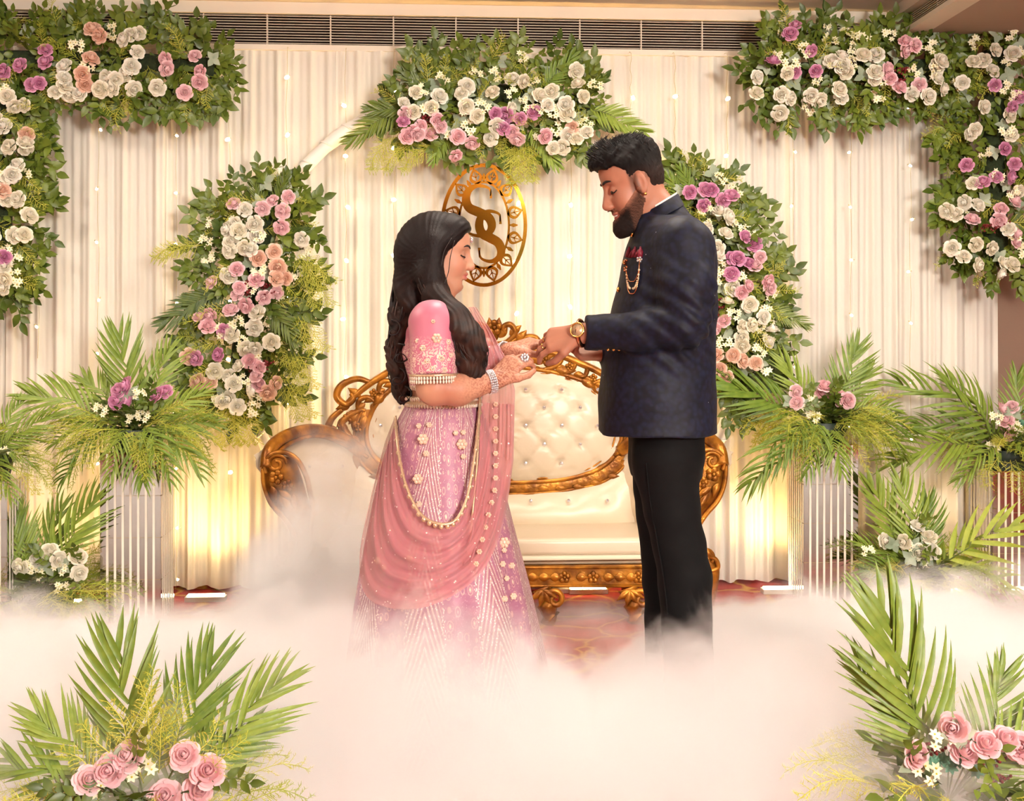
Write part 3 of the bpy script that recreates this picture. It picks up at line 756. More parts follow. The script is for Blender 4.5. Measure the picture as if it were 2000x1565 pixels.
def sprig_mesh(seed, nl=9, L_=.14, leaf=.045, wd=.013, m=None):
    r = random.Random(seed); mb = MB(); mb.mi = 0; stem = crom([(0, 0, 0), (L_ * .4, r.uniform(-.012, .012), .008), (L_ * .75, r.uniform(-.02, .02), .004), (L_, r.uniform(-.03, .03), -.012)], 4)
    mb.tube(stem, [.0018] * (len(stem) - 1) + [.0008], 4); mb.mi = 1
    for k in range(nl):
        t = .12 + .88 * k / (nl - 1); p = stem[min(len(stem) - 1, int(t * (len(stem) - 1)))]; s = 1 if k % 2 else -1
        a = s * r.uniform(.55, 1.05) if k < nl - 1 else 0
        leaf_into(mb, p, (math.cos(a), math.sin(a), r.uniform(-.2, .35)), (r.uniform(-.3, .3), r.uniform(-.3, .3), 1), leaf * r.uniform(.8, 1.2), wd * r.uniform(.85, 1.2), bend=r.uniform(0, .35))
    return mb.mesh('leaf_sprig', [M_stem, m or M_leaf])
SPRIG = [sprig_mesh(i) for i in range(4)] + [sprig_mesh(9, 7, .11, .05, .017)]
def fern_mesh(seed, m, L_=.16):
    r = random.Random(seed); mb = MB(); stem = crom([(0, 0, 0), (L_ * .4, 0, .012), (L_ * .75, r.uniform(-.01, .01), .004), (L_, r.uniform(-.02, .02), -.03)], 5); mb.tube(stem, .0011, 4)
    n = len(stem)
    for k in range(26):
        t = .1 + .9 * k / 25; p = stem[min(n - 1, int(t * (n - 1)))]; s = 1 if k % 2 else -1; bl = .042 * (1.15 - t) + .008
        d = Vector((r.uniform(.5, 1.), s * r.uniform(.6, 1.1), r.uniform(-.5, .5))).normalized(); q = p + d * bl; mb.tube([p, q], .0006, 3, cap=False)
        for j in range(8):
            c = p.lerp(q, .2 + .8 * j / 7); e = (d + Vector((r.uniform(-1, 1), r.uniform(-1, 1), r.uniform(-1, 1)))).normalized() * r.uniform(.007, .012); w_ = e.cross(Vector((0, 0, 1)))
            w_ = w_.normalized() * .0009 if w_.length > 1e-6 else Vector((.0009, 0, 0)); mb.add([c - w_, c + w_, c + e], [(0, 1, 2)])
    return mb.mesh('fern_spray', m)
FERN = [fern_mesh(i, M_fern) for i in range(2)] + [fern_mesh(i + 5, M_fern2) for i in range(2)]
def dusty_mesh(seed):
    r = random.Random(seed); mb = MB()
    for k in range(4):
        a = k * 1.6 + r.uniform(-.3, .3); leaf_into(mb, (0, 0, 0), (math.cos(a), math.sin(a), r.uniform(.1, .5)), (0, 0, 1), .055 * r.uniform(.8, 1.15), .02, fold=.35, bend=.3)
    return mb.mesh('silver_leaf_cluster', M_dusty)
DUSTY = [dusty_mesh(i) for i in range(2)]
def star_mesh(seed):
    r = random.Random(seed); mb = MB()
    for q in range(6):
        c = Vector((r.uniform(-.03, .03), r.uniform(-.03, .03), r.uniform(0, .02))); nn = Vector((r.uniform(-.5, .5), r.uniform(-.5, .5), 1)).normalized(); a = nn.orthogonal().normalized(); b = nn.cross(a)
        mb.mi = 0
        for k in range(6):
            t = 2 * PI * k / 6; d = a * math.cos(t) + b * math.sin(t) + nn * .25; leaf_into(mb, c, d, nn, .017, .0042, fold=.1, bend=.1)
        mb.mi = 1; mb.ell(c + nn * .002, (.0028,) * 3, nu=4, nv=6)
    return mb.mesh('star_flower_cluster', [M_star, M_starc])
STAR = [star_mesh(i) for i in range(2)]
def berry_mesh():
    r = random.Random(2); mb = MB()
    for k in range(22):
        mb.ell((r.gauss(0, .011), r.gauss(0, .011), r.gauss(0, .008)), (.0055,) * 3, nu=4, nv=6)
    return mb.mesh('berry_cluster', M_berry)
BERRY = berry_mesh()
def succ_mesh():
    mb = MB()
    for ly, (n, R, zz) in enumerate(((3, .012, .016), (5, .02, .01), (7, .028, .003))):
        for k in range(n):
            a = 2 * PI * k / n + ly * .5; leaf_into(mb, (0, 0, 0), (math.cos(a), math.sin(a), zz * 40), (0, 0, 1), R, .008, fold=.4, bend=-.1)
    return mb.mesh('succulent', M_succ)
SUCC = succ_mesh()
def palm_mesh(seed, nl=20, spread=.42, arch=.12, droop=.25, wd=.017, m=None, open_=1.05):
    """unit-length frond along +X, blade in XY, upper face +Z"""
    r = random.Random(seed); mb = MB(); R = [Vector((t, .03 * math.sin(t * 2.2) * r.choice((-1, 1)), arch * (math.sin(PI * t * .9) - .55 * t * t))) for t in np.linspace(0, 1, 14)]
    mb.mi = 0; mb.tube(R, [.010 * (1 - .75 * i / 13) for i in range(14)], 5); mb.mi = 1
    for k in range(nl):
        t = .16 + .84 * (k / (nl - 1)) ** .95; i = min(12, int(t * 13)); p = R[i].lerp(R[i + 1], t * 13 - i); ln = spread * (.50 + .9 * t - .95 * t * t * t * .95) * r.uniform(.9, 1.1)
        for s in (-1, 1):
            a = lerp(open_, .28, t ** 1.1) + r.uniform(-.07, .07); d = Vector((math.cos(a), s * math.sin(a), r.uniform(.0, .22))).normalized(); sd = Vector((0, 0, 1)).cross(d).normalized(); P = []
            dr = droop * r.uniform(.5, 1.5)
            for q in (0, .18, .42, .68, .88, 1.):
                c = p + d * (ln * q) + Vector((.10 * ln * q * q, 0, -dr * ln * q ** 2.4)); w_ = wd * (.35 + 1.1 * math.sin(PI * min(1, q * .85 + .1))) * (1 - q ** 5) + .0006
                P.append([c + sd * w_ + Vector((0, 0, .35 * w_)), c, c - sd * w_ + Vector((0, 0, .35 * w_))])
            mb.grid(P)
    return mb.mesh('palm_frond', [M_stem, m or M_palm])
PALM = {'fan': palm_mesh(1, 20, .40, .05, .08, .014), 'areca': palm_mesh(2, 18, .50, .16, .32, .0115), 'droop': palm_mesh(3, 16, .44, .32, .55, .0115),
        'dark': palm_mesh(4, 22, .36, .05, .1, .013, M_leaf), 'strap': palm_mesh(5, 7, .6, .35, .6, .02, M_fern2), 'big': palm_mesh(6, 15, .60, .06, .25, .0155, open_=.95)}
def frame_from(xaxis, zhint):
    x = Vector(xaxis).normalized(); z = Vector(zhint); z = (z - x * z.dot(x)); z = z.normalized() if z.length > 1e-5 else x.orthogonal().normalized()
    y = z.cross(x); return Matrix((x, y, z)).transposed()
def frond(e, kind, base, tip, tilt=0., side=0.):
    base, tip = Vector(base), Vector(tip); d = tip - base
    return inst('palm_frond', PALM[kind], base, frame_from(d, Vector((side, -1, .25 + tilt))), d.length, e)
def in_poly(x, y, P):
    c = False; n = len(P)
    for i in range(n):
        (x1, y1), (x2, y2) = P[i], P[i - 1]
        if (y1 > y) != (y2 > y) and x < (x2 - x1) * (y - y1) / (y2 - y1) + x1: c = not c
    return c
def scatter(poly, n, r, mind):
    xs = [p[0] for p in poly]; ys = [p[1] for p in poly]; out = []; tries = 0
    while len(out) < n and tries < n * 60:
        tries += 1; x, y = r.uniform(min(xs), max(xs)), r.uniform(min(ys), max(ys))
        if in_poly(x, y, poly) and all((x - a) ** 2 + (y - b) ** 2 > mind * mind for a, b in out): out.append((x, y))
    return out
def arrangement(name, label, Y, poly, roses, seed, n_leaf=120, n_fern=25, n_dusty=12, n_star=14, depth=.10, rose_r=.036, cat='flower arrangement', axis=None, hang=.0, fern_k=(0, 1), berries=(), succ=(), leaf_sc=1., out_leaf=30):
    """one floral piece whose outline in the photo is poly (px) on the plane y=Y; roses: (px,py,colour key)"""
    r = random.Random(seed); cxm = sum(p[0] for p in poly) / len(poly); cym = sum(p[1] for p in poly) / len(poly)
    e = empty(name, at(cxm, max(p[1] for p in poly), Y), label, cat)
    # moss-wrapped backing the stems are pushed into
    def axis_near(x, y):
        if not axis: return cxm, cym
        best = None
        for (x1, y1), (x2, y2) in zip(axis[:-1], axis[1:]):
            dx, dy = x2 - x1, y2 - y1; t = max(0, min(1, ((x - x1) * dx + (y - y1) * dy) / (dx * dx + dy * dy))); q = (x1 + t * dx, y1 + t * dy); dd = math.hypot(x - q[0], y - q[1])
            if best is None or dd < best[0]: best = (dd, q)
        return best[1]
    ax = axis or [(cxm, cym - 1), (cxm, cym + 1)]
    def dirs(x, y, outw=1., toward=.55):
        q = axis_near(x, y); v = Vector((x - q[0], 0, -(y - q[1]))); m_ = v.length
        v = v / m_ if m_ > 1 else Vector((r.uniform(-1, 1), 0, r.uniform(-1, 1))).normalized()
        return v, m_
    def dep(m_, half=75.): return depth * max(.15, 1 - (m_ / half) ** 2 * .8)
    for (x, y) in scatter(poly, int(n_leaf * .78), r, 13):
        v, m_ = dirs(x, y); d = v + Vector((r.uniform(-.8, .8), r.uniform(-.7, .1), r.uniform(-.8, .8) - hang)); p = at(x, y, Y) + Vector((0, -dep(m_) * r.uniform(.1, .75), 0)) - d.normalized() * .05
        inst('leaf_sprig', r.choice(SPRIG), p, frame_from(d, Vector((r.uniform(-.5, .5), -1, r.uniform(-.2, .7)))), r.uniform(.75, 1.15) * leaf_sc, e)
    n = len(poly)
    for k in range(out_leaf):     # sprigs reaching out past the outline
        i = r.randrange(n); t = r.random(); x, y = lerp(poly[i][0], poly[i - 1][0], t), lerp(poly[i][1], poly[i - 1][1], t); v, m_ = dirs(x, y)
        d = v + Vector((r.uniform(-.5, .5), -.25, r.uniform(-.5, .5) - hang)); p = at(x, y, Y) + Vector((0, -.02, 0)) - d.normalized() * .08
        inst('leaf_sprig', r.choice(SPRIG), p, frame_from(d, Vector((r.uniform(-.4, .4), -1, .3))), r.uniform(.8, 1.35) * leaf_sc, e)
    for (x, y) in scatter(poly, n_fern, r, 22):
        v, m_ = dirs(x, y); d = v * .8 + Vector((r.uniform(-.7, .7), r.uniform(-.8, -.1), r.uniform(-.9, .3) - hang)); p = at(x, y, Y) + Vector((0, -dep(m_) * .7, 0)) - d.normalized() * .03
        inst('fern_spray', FERN[r.choice(fern_k)], p, frame_from(d, Vector((r.uniform(-.4, .4), -1, .5))), r.uniform(.7, 1.1), e)
    for (x, y) in scatter(poly, n_dusty, r, 30):
        v, m_ = dirs(x, y); p = at(x, y, Y) + Vector((0, -dep(m_) * .85, 0)); d = Vector((r.uniform(-.5, .5), -1, r.uniform(-.3, .6)))
        inst('silver_leaf_cluster', r.choice(DUSTY), p, frame_from(Vector((r.uniform(-1, 1), 0, r.uniform(-1, 1))), d), r.uniform(.7, 1.), e)
    for (x, y) in scatter(poly, n_star, r, 26):
        v, m_ = dirs(x, y); p = at(x, y, Y) + Vector((0, -dep(m_) - .015, 0)); d = Vector((r.uniform(-.5, .5), -1, r.uniform(-.3, .6)))
        inst('star_flower_cluster', r.choice(STAR), p, frame_from(Vector((r.uniform(-1, 1), 0, r.uniform(-1, 1))), d), r.uniform(.85, 1.1), e)
    for (x, y, c) in roses:
        v, m_ = dirs(x, y); yo = -(.75 * depth + .25 * dep(m_)) - r.uniform(.02, .045); p = at(x, y, Y + yo)
        d = v * min(.75, m_ / 90) + Vector((r.uniform(-.6, .6), -1, r.uniform(-.25, .7)))
        sc = rose_r * r.uniform(.88, 1.12) * {'c': 1., 'p': .95, 'l': .95, 'a': 1.}[c]
        inst('rose', r.choice(ROSE[c]), p + d.normalized() * -.012, frame_from(Vector((r.uniform(-1, 1), .2, r.uniform(-1, 1))), d), sc, e)
    for (x, y) in berries: inst('berry_cluster', BERRY, at(x, y, Y - depth), Matrix.Identity(3), r.uniform(.9, 1.2), e)
    for (x, y) in succ: inst('succulent', SUCC, at(x, y, Y - depth - .02), frame_from((1, 0, .2), (0, -1, .4)), 1., e)
    return e
def backing(e, pts, Y, r):
    MB().tube(crom([at(x, y, Y) for x, y in pts], 4), r, 8).build('moss_backing', mat('dark_moss', (44, 58, 28), .95, var=.4, vscale=60, bump=.6, bscale=90), e)
def cv(lst, ox, oy, s): return [(ox + x / s, oy + y / s) for x, y in lst]
def rz(ox, oy, s, **kw):
    return [(ox + x / s, oy + y / s, k) for k, l in kw.items() for x, y in l]

# ---------------------------------------------------------------- top-left garlands
R1 = rz(0, 0, 2.446, l=[(215, 228), (208, 290), (88, 305), (10, 338), (145, 405), (190, 398)], a=[(440, 130), (475, 160), (437, 272), (395, 355), (405, 400)],
        c=[(300, 310), (305, 370), (310, 410), (655, 150), (585, 180), (620, 155), (653, 238), (630, 313), (597, 352), (503, 375), (553, 382), (262, 445), (333, 452), (378, 455), (470, 430), (537, 432), (640, 430), (752, 415)],
        p=[(783, 275), (798, 322), (930, 262), (948, 342), (950, 392), (886, 443)])
YG = -.17
e = arrangement('flower_garland', 'leafy garland of cream, pink and lilac roses along the top left of the backdrop', YG,
    [(-30, 60), (40, 40), (130, 55), (180, 45), (270, 55), (330, 50), (390, 75), (430, 110), (450, 150), (430, 185), (370, 200), (300, 190), (240, 200), (160, 195), (90, 190), (0, 190), (-30, 190)],
    R1, 1, 150, 26, 8, 6, axis=[(0, 120), (420, 130)], out_leaf=55, hang=.15)
backing(e, [(-40, 120), (200, 122), (420, 135)], YG, .05)
R1 = rz(0, 0, 2.446, l=[(20, 1222)], a=[(10, 905), (130, 640)], c=[(35, 455), (70, 500), (110, 500), (125, 675), (130, 710), (85, 788), (30, 840), (60, 830), (35, 955), (85, 950), (145, 1025), (65, 1120), (112, 1115), (15, 1270), (15, 1330), (10, 1370), (10, 600), (40, 700), (-30, 560), (-40, 900), (-40, 1130)])
e = arrangement('flower_garland', 'leafy garland with cream roses hanging down the far left edge of the backdrop', YG,
    [(-40, 180), (50, 185), (62, 240), (80, 290), (70, 330), (80, 370), (65, 430), (70, 480), (60, 540), (30, 590), (-10, 580), (-40, 560)], R1, 2, 110, 16, 6, 10, axis=[(0, 190), (5, 560)], out_leaf=45, hang=.35)
backing(e, [(0, 180), (5, 380), (0, 560)], YG, .045)
# ---------------------------------------------------------------- top-right garlands
o3 = dict(ox=1440, oy=0, s=2.609)
R3 = rz(1440, 0, 2.609, l=[(295, 120), (275, 160), (375, 250), (187, 305), (297, 362), (402, 355)], p=[(860, 200), (912, 220), (862, 245), (777, 352), (833, 435), (928, 433), (790, 400)],
        c=[(533, 277), (487, 305), (640, 275), (708, 270), (543, 330), (560, 358), (703, 405), (705, 360), (528, 450), (530, 495), (425, 515), (228, 475), (268, 497), (105, 385), (105, 470), (215, 575), (380, 490), (895, 478), (975, 497), (1040, 305), (1027, 335), (1030, 395), (1060, 450), (260, 370)])
e = arrangement('flower_garland', 'leafy garland of cream, pink and lilac roses along the top right of the backdrop', YG,
    [(1475, 120), (1500, 70), (1560, 60), (1620, 60), (1680, 80), (1730, 60), (1790, 60), (1850, 80), (1860, 140), (1850, 190), (1800, 205), (1740, 200), (1680, 215), (1610, 215), (1540, 215), (1490, 200), (1470, 160)],
    R3, 3, 150, 16, 14, 22, axis=[(1500, 145), (1840, 135)], out_leaf=55, hang=.15, berries=[(1756, 157), (1768, 135)])
backing(e, [(1490, 145), (1660, 140), (1850, 135)], YG, .05)
R3 = rz(1440, 0, 2.609, l=[(1320, 428), (1445, 490), (1410, 540), (1373, 755), (1165, 840), (1425, 835), (1322, 895), (1248, 925), (1400, 900)],
        p=[(1345, 1058), (1333, 1122), (1193, 1117), (1425, 1020), (1430, 1230), (1437, 1190)],
        c=[(1205, 305), (1252, 300), (1328, 248), (1408, 268), (1305, 355), (1150, 415), (1268, 542), (1400, 585), (1215, 655), (1400, 683), (1195, 935), (1153, 1028), (1233, 1040), (1065, 1070), (1110, 1090), (1440, 975), (1215, 1240), (1093, 1262), (1155, 1305), (1305, 1268), (1228, 1350), (1365, 1335), (1412, 1350), (1352, 1393), (1385, 1160), (1185, 680)])
e = arrangement('flower_garland', 'wide garland of cream and lilac roses hanging down the right edge of the backdrop', YG,
    [(1870, 90), (1930, 70), (2000, 75), (2030, 90), (2030, 540), (1960, 545), (1900, 530), (1868, 500), (1862, 440), (1850, 400), (1870, 350), (1862, 300), (1850, 260), (1860, 200), (1865, 140)],
    R3, 4, 190, 22, 18, 16, axis=[(1945, 110), (1945, 510)], out_leaf=60, hang=.25, berries=[(1945, 443), (1960, 436), (1925, 440)])
backing(e, [(1945, 100), (1940, 300), (1945, 520)], YG, .06)
# ---------------------------------------------------------------- arch: top, left, right clusters
YT = YA - .06
R2 = rz(660, 70, 3.125, c=[(470, 335), (405, 400), (625, 365), (460, 465), (570, 440), (778, 300), (750, 345), (785, 420), (843, 482), (940, 330), (1068, 255), (1133, 268), (1065, 435), (965, 550), (930, 625), (1243, 360), (1308, 335), (1288, 420), (1390, 415), (1397, 470), (1460, 200), (1463, 280), (1507, 368), (1515, 595), (1397, 615), (1315, 692), (1378, 688), (1460, 630)],
        p=[(412, 470), (510, 550), (422, 612), (465, 590), (575, 598), (613, 510), (635, 555), (738, 612), (818, 660), (725, 740), (1065, 595), (1090, 635), (1270, 615), (495, 605)], l=[(957, 478), (1022, 490), (1108, 498), (1200, 465), (1012, 567), (390, 525)], a=[(1430, 560)])
e = arrangement('arch_flowers', 'wide cluster of cream and pink roses with palm tips crowning the top of the arch', YT,
    [(775, 200), (790, 150), (850, 125), (920, 120), (1000, 110), (1070, 115), (1130, 130), (1160, 180), (1160, 230), (1140, 265), (1080, 280), (1010, 285), (940, 285), (870, 275), (800, 265), (765, 240)],
    R2, 5, 150, 30, 24, 20, axis=[(800, 215), (1140, 205)], out_leaf=50, berries=[(830, 228), (845, 232)])
backing(e, [(790, 215), (965, 185), (1150, 210)], YT + .01, .05)
for k, (x0, y0), (x1, y1) in (('dark', (800, 205), (686, 275)), ('dark', (850, 200), (782, 140)), ('fan', (1135, 205), (1252, 258)), ('fan', (1050, 190), (1118, 112)), ('dark', (1110, 190), (1180, 150)), ('fan', (880, 250), (845, 315)), ('fan', (1030, 240), (1085, 322)), ('dark', (820, 220), (720, 215))):
    frond(e, k, at(x0, y0, YT - .03), at(x1, y1, YT - .07))
for x, y, a in ((760, 290, 2.2), (800, 300, 2.4), (840, 305, 2.5), (1010, 300, 1.6), (1025, 300, 1.5), (1000, 305, 1.7)):
    for q in range(3): inst('fern_spray', FERN[q % 2], at(x + 6 * q, y - 22, YT - .05), frame_from((math.cos(a), -.2, -math.sin(a)), (0, -1, .3)), 1.1, e)
R4 = rz(310, 300, 2.794, p=[(400, 265), (713, 235), (672, 315), (560, 295), (668, 405), (625, 250), (422, 630), (278, 697), (527, 682), (443, 725), (420, 773), (478, 826), (385, 850), (648, 763), (580, 790), (218, 887), (270, 873), (253, 940), (503, 1127), (553, 1160), (535, 1210), (553, 1262)],
        a=[(628, 535), (548, 565), (648, 622), (700, 683), (650, 685), (205, 1243), (275, 1247), (645, 1250), (595, 1310), (155, 1105)], l=[(345, 968), (315, 1093), (195, 1115)],
        c=[(460, 305), (410, 375), (365, 405), (523, 383), (530, 440), (430, 420), (390, 475), (785, 470), (375, 530), (500, 518), (470, 510), (530, 862), (400, 985), (515, 950), (470, 1058), (530, 1062), (615, 1030), (440, 1153), (303, 1190), (378, 1215), (400, 1258), (493, 1293), (375, 655), (335, 1360), (430, 1380), (380, 1345)])
e = arrangement('arch_flowers', 'tall cluster of cream and pink roses with palm leaves on the arch\'s left', YT,
    [(450, 390), (490, 360), (560, 350), (590, 400), (600, 470), (600, 540), (590, 600), (575, 660), (575, 720), (550, 770), (500, 800), (440, 790), (390, 760), (365, 700), (365, 640), (385, 580), (395, 520), (400, 460), (425, 420)],
    R4, 6, 170, 34, 26, 22, axis=[(530, 400), (480, 580), (470, 760)], out_leaf=55, berries=[(485, 551), (488, 568), (521, 556), (523, 572), (523, 708), (500, 718)])
backing(e, [(540, 380), (490, 570), (465, 770)], YT + .01, .05)
for k, (x0, y0), (x1, y1) in (('dark', (460, 555), (322, 630)), ('dark', (520, 440), (495, 362)), ('dark', (530, 440), (556, 345)), ('dark', (505, 560), (575, 665)), ('dark', (540, 460), (600, 450))):
    frond(e, k, at(x0, y0, YT - .04), at(x1, y1, YT - .08))
for x, y, a in ((585, 510, .9), (600, 540, 1.3), (585, 630, 1.2), (570, 700, 1.3), (470, 800, 1.6), (450, 800, 1.7), (560, 760, 1.2), (385, 490, 2.9)):
    for q in range(4): inst('fern_spray', FERN[q % 2], at(x + 7 * q - 10, y - 12, YT - .05), frame_from((math.cos(a) + .1 * q, -.2, -math.sin(a)), (0, -1, .3)), 1.15, e)
R5 = rz(1270, 270, 2.651, l=[(318, 262), (290, 262), (205, 272), (423, 288), (388, 313), (277, 345), (497, 503), (545, 547), (460, 618), (430, 620), (513, 637), (418, 702)], p=[(545, 653), (580, 608), (520, 762), (478, 800), (620, 730), (625, 778), (378, 950), (335, 985)],
        c=[(377, 370), (412, 400), (290, 467), (397, 487), (345, 565), (345, 600), (430, 775), (400, 840), (520, 862), (597, 920), (475, 975), (535, 967), (645, 990), (475, 1030), (483, 1075), (622, 1052), (250, 600), (300, 800)], a=[(335, 1120), (428, 1123), (475, 1150), (550, 1168), (365, 1195), (390, 1240)])
e = arrangement('arch_flowers', 'tall cluster of lilac and cream roses on the arch\'s right, behind the man', YT,
    [(1310, 350), (1340, 330), (1400, 340), (1440, 370), (1460, 430), (1490, 470), (1510, 530), (1520, 600), (1515, 660), (1510, 710), (1470, 740), (1420, 740), (1390, 700), (1380, 600), (1370, 500), (1330, 420)],
    R5, 7, 150, 26, 18, 20, axis=[(1350, 370), (1440, 560), (1440, 720)], out_leaf=50, berries=[(1395, 585), (1402, 600), (1396, 615)])
backing(e, [(1340, 360), (1430, 540), (1440, 720)], YT + .01, .05)
for k, (x0, y0), (x1, y1) in (('fan', (1350, 410), (1305, 345)), ('dark', (1480, 595), (1573, 634)), ('fan', (1360, 400), (1330, 330))):
    frond(e, k, at(x0, y0, YT - .04), at(x1, y1, YT - .08))
for x, y in ((1425, 790), (1432, 810), (1440, 770), (1420, 750)):
    for q in range(3): inst('leaf_sprig', SPRIG[q], at(x + q * 8, y - 40, YT - .04), frame_from((.15 * (q - 1), -.2, -1), (0, -1, .2)), 1.1, e)

# ---------------------------------------------------------------- pots of palm, fern and roses
M_pot = mat('dark_green_pot', (26, 44, 34), .5)
def potted(name, label, base, top_px, Y, H, roses, fronds, seed, n_fern=70, n_leaf=26, w=.13, star=4, spread=(130, 55), cat='potted arrangement', dusty=2, pot_h=.09, fern_k=(0, 1, 2), succ=(), berries=(), fern_drop=.5, rose_r=.036):
    """base: world point the pot stands on; top_px: photo pixel of the plant's centre"""
    r = random.Random(seed); e = empty(name, base, label, cat); x0, y0 = top_px
    b = Vector(base); P = []
    for z, rr in ((0, w * .8), (pot_h * .5, w * .9), (pot_h, w), (pot_h, w * .9), (pot_h * .8, w * .88)): P.append([(b.x + rr * math.cos(2 * PI * k / 14), b.y + rr * math.sin(2 * PI * k / 14), b.z + z) for k in range(14)])
    mb = MB().grid(P, closed_v=True); mb.f.append(tuple(range(13, -1, -1))); mb.m.append(0); mb.f.append(tuple(56 + k for k in range(14))); mb.m.append(0); mb.build('pot', M_pot, e)
    c = Vector((b.x, b.y, b.z + pot_h))
    for k in range(n_fern):
        a = r.uniform(0, 2 * PI); el = r.uniform(-.35, .9) - (fern_drop if math.sin(a) < 0 else 0) * r.random(); d = Vector((math.cos(a), math.sin(a) * .8, el)); R_ = r.uniform(.02, .12)
        p = c + Vector((math.cos(a) * w * .7, math.sin(a) * w * .7, 0)) + d.normalized() * R_
        inst('fern_spray', FERN[r.choice(fern_k)], p, frame_from(d + Vector((0, 0, -.25)), Vector((0, -.3, 1))), r.uniform(.9, 1.4), e)
    for k in range(n_leaf):
        a = r.uniform(0, 2 * PI); d = Vector((math.cos(a), math.sin(a), r.uniform(0, .9))); inst('leaf_sprig', r.choice(SPRIG), c + d.normalized() * r.uniform(.0, .06), frame_from(d, (0, -.4, 1)), r.uniform(.8, 1.2), e)
    for k, tipx, tipy, dy in fronds:
        tp = at(tipx, tipy, b.y + dy); frond(e, k, c + Vector(((tp.x - c.x) * .12, dy * .1, .0)), tp, tilt=.4 if tp.z > c.z else .9)
    ry = min(.11, w)
    for (x, y, k) in roses:
        p = at(x, y, b.y - ry * r.uniform(.6, 1.)); d = Vector((p.x - c.x, -.12, max(.02, p.z - c.z))) * 4 + Vector((r.uniform(-.3, .3), -.6, .4))
        inst('rose', r.choice(ROSE[k]), p, frame_from(Vector((r.uniform(-1, 1), .2, r.uniform(-1, 1))), d), rose_r * r.uniform(.92, 1.08), e)
        st = MB().tube(crom([c + Vector((0, 0, -.02)), c.lerp(p, .6) + Vector((0, .01, .01)), p], 4), .002, 5).build('rose_stem', M_stem, e)
        if r.random() < .6: inst('leaf_sprig', r.choice(SPRIG), p + Vector((0, .015, -.03)), frame_from((r.uniform(-1, 1), -.3, r.uniform(-.3, .6)), (0, -1, .4)), .7, e)
    for k in range(star):
        x, y, _ = roses[k % len(roses)]; inst('star_flower_cluster', STAR[k % 2], at(x + r.choice((-1, 1)) * r.uniform(22, 40), y + r.uniform(15, 38), b.y - ry * .8), frame_from((1, 0, .3), (r.uniform(-.4, .4), -1, .4)), .9, e)
    for k in range(dusty):
        x, y, _ = roses[k % len(roses)]; inst('silver_leaf_cluster', DUSTY[k % 2], at(x + r.uniform(-20, 20), y + r.uniform(5, 20), b.y - ry + .02), frame_from((r.uniform(-1, 1), 0, 1), (0, -1, .4)), .8, e)
    for (x, y) in succ: inst('succulent', SUCC, at(x, y + 6, b.y - ry * .45), frame_from((1, 0, .2), (0, -1, .6)), .72, e)
    for (x, y) in berries: inst('berry_cluster', BERRY, at(x, y, b.y - ry * .4), Matrix.Identity(3), .8, e)
    return e
def top(c, H): return Vector((c.x, c.y, H + .006))
potted('potted_arrangement', 'palm and fern arrangement with lilac roses on the tall left pedestal', top(pcL, .70), (270, 820), 0, .7,
    rz(0, 640, 2.524, l=[(628, 285), (585, 312), (577, 365), (637, 367), (773, 333), (815, 318)]),
    [('big', 238, 668, -.05), ('areca', 66, 768, 0), ('droop', 128, 925, -.16), ('areca', 275, 935, -.26), ('droop', 385, 915, -.15), ('areca', 415, 830, 0), ('droop', 112, 860, -.1), ('areca', 330, 690, .05), ('areca', 170, 740, .1), ('areca', 395, 770, .08), ('droop', 215, 925, -.22), ('droop', 330, 925, -.24)], 11, 110, 20, .12)
potted('potted_arrangement', 'palm and fern arrangement with pink roses on the tall right pedestal', top(pcR, .70), (1620, 820), 0, .7,
    rz(1400, 640, 2.795, p=[(430, 350), (437, 410), (590, 322), (578, 365), (623, 357), (670, 387), (713, 398)]),
    [('big', 1428, 752, -.05), ('big', 1535, 712, .02), ('areca', 1678, 682, 0), ('areca', 1778, 838, 0), ('droop', 1472, 935, -.15), ('areca', 1640, 915, -.25), ('droop', 1745, 800, -.05), ('droop', 1515, 905, -.2), ('areca', 1700, 730, .05), ('droop', 1760, 880, -.1), ('droop', 1580, 915, -.22)], 12, 120, 16, .12)
potted('potted_arrangement', 'arching palm with pink roses in a dark pot on the short right pedestal', top(pcFR, .56), (1960, 840), 0, .56,
    rz(1400, 640, 2.795, p=[(1553, 445), (1610, 435), (1580, 512), (1600, 585)]),
    [('droop', 1772, 752, 0), ('areca', 1755, 892, -.1), ('areca', 1860, 745, .05), ('droop', 1880, 930, -.15), ('areca', 1990, 740, .05), ('areca', 2080, 800, 0), ('droop', 1800, 830, .05), ('droop', 2010, 900, -.25)], 13, 60, 14, .12, succ=[(1995, 820), (2005, 800)])
potted('potted_arrangement', 'drooping palm at the far left edge of the stage, above the low white roses', top(pcFL, .60), (-40, 860), 0, .6,
    rz(0, 0, 1, l=[(-20, 850), (-50, 840)]), [('areca', 98, 815, 0), ('droop', 60, 905, -.05), ('droop', 20, 965, -.15), ('areca', 40, 790, .1), ('areca', -100, 780, 0), ('droop', 75, 860, .05)], 14, 50, 10, .11)
gl = at(70, 1175, -.62); gl.z = 0
potted('floor_arrangement', 'low floor arrangement of fern and white roses at the far left', gl, (90, 1110), 0, 0,
    rz(0, 640, 2.524, c=[(187, 1145), (287, 1142), (390, 1210), (383, 1130), (245, 1105), (100, 1180)]), [('areca', 182, 985, 0), ('areca', 120, 1000, .05), ('areca', 40, 1010, 0), ('areca', 5, 1000, 0), ('areca', -30, 1030, 0)], 15, 90, 26, .16, pot_h=.12, fern_k=(0, 2, 3), star=4)
gr = at(1790, 1140, -.45); gr.z = 0
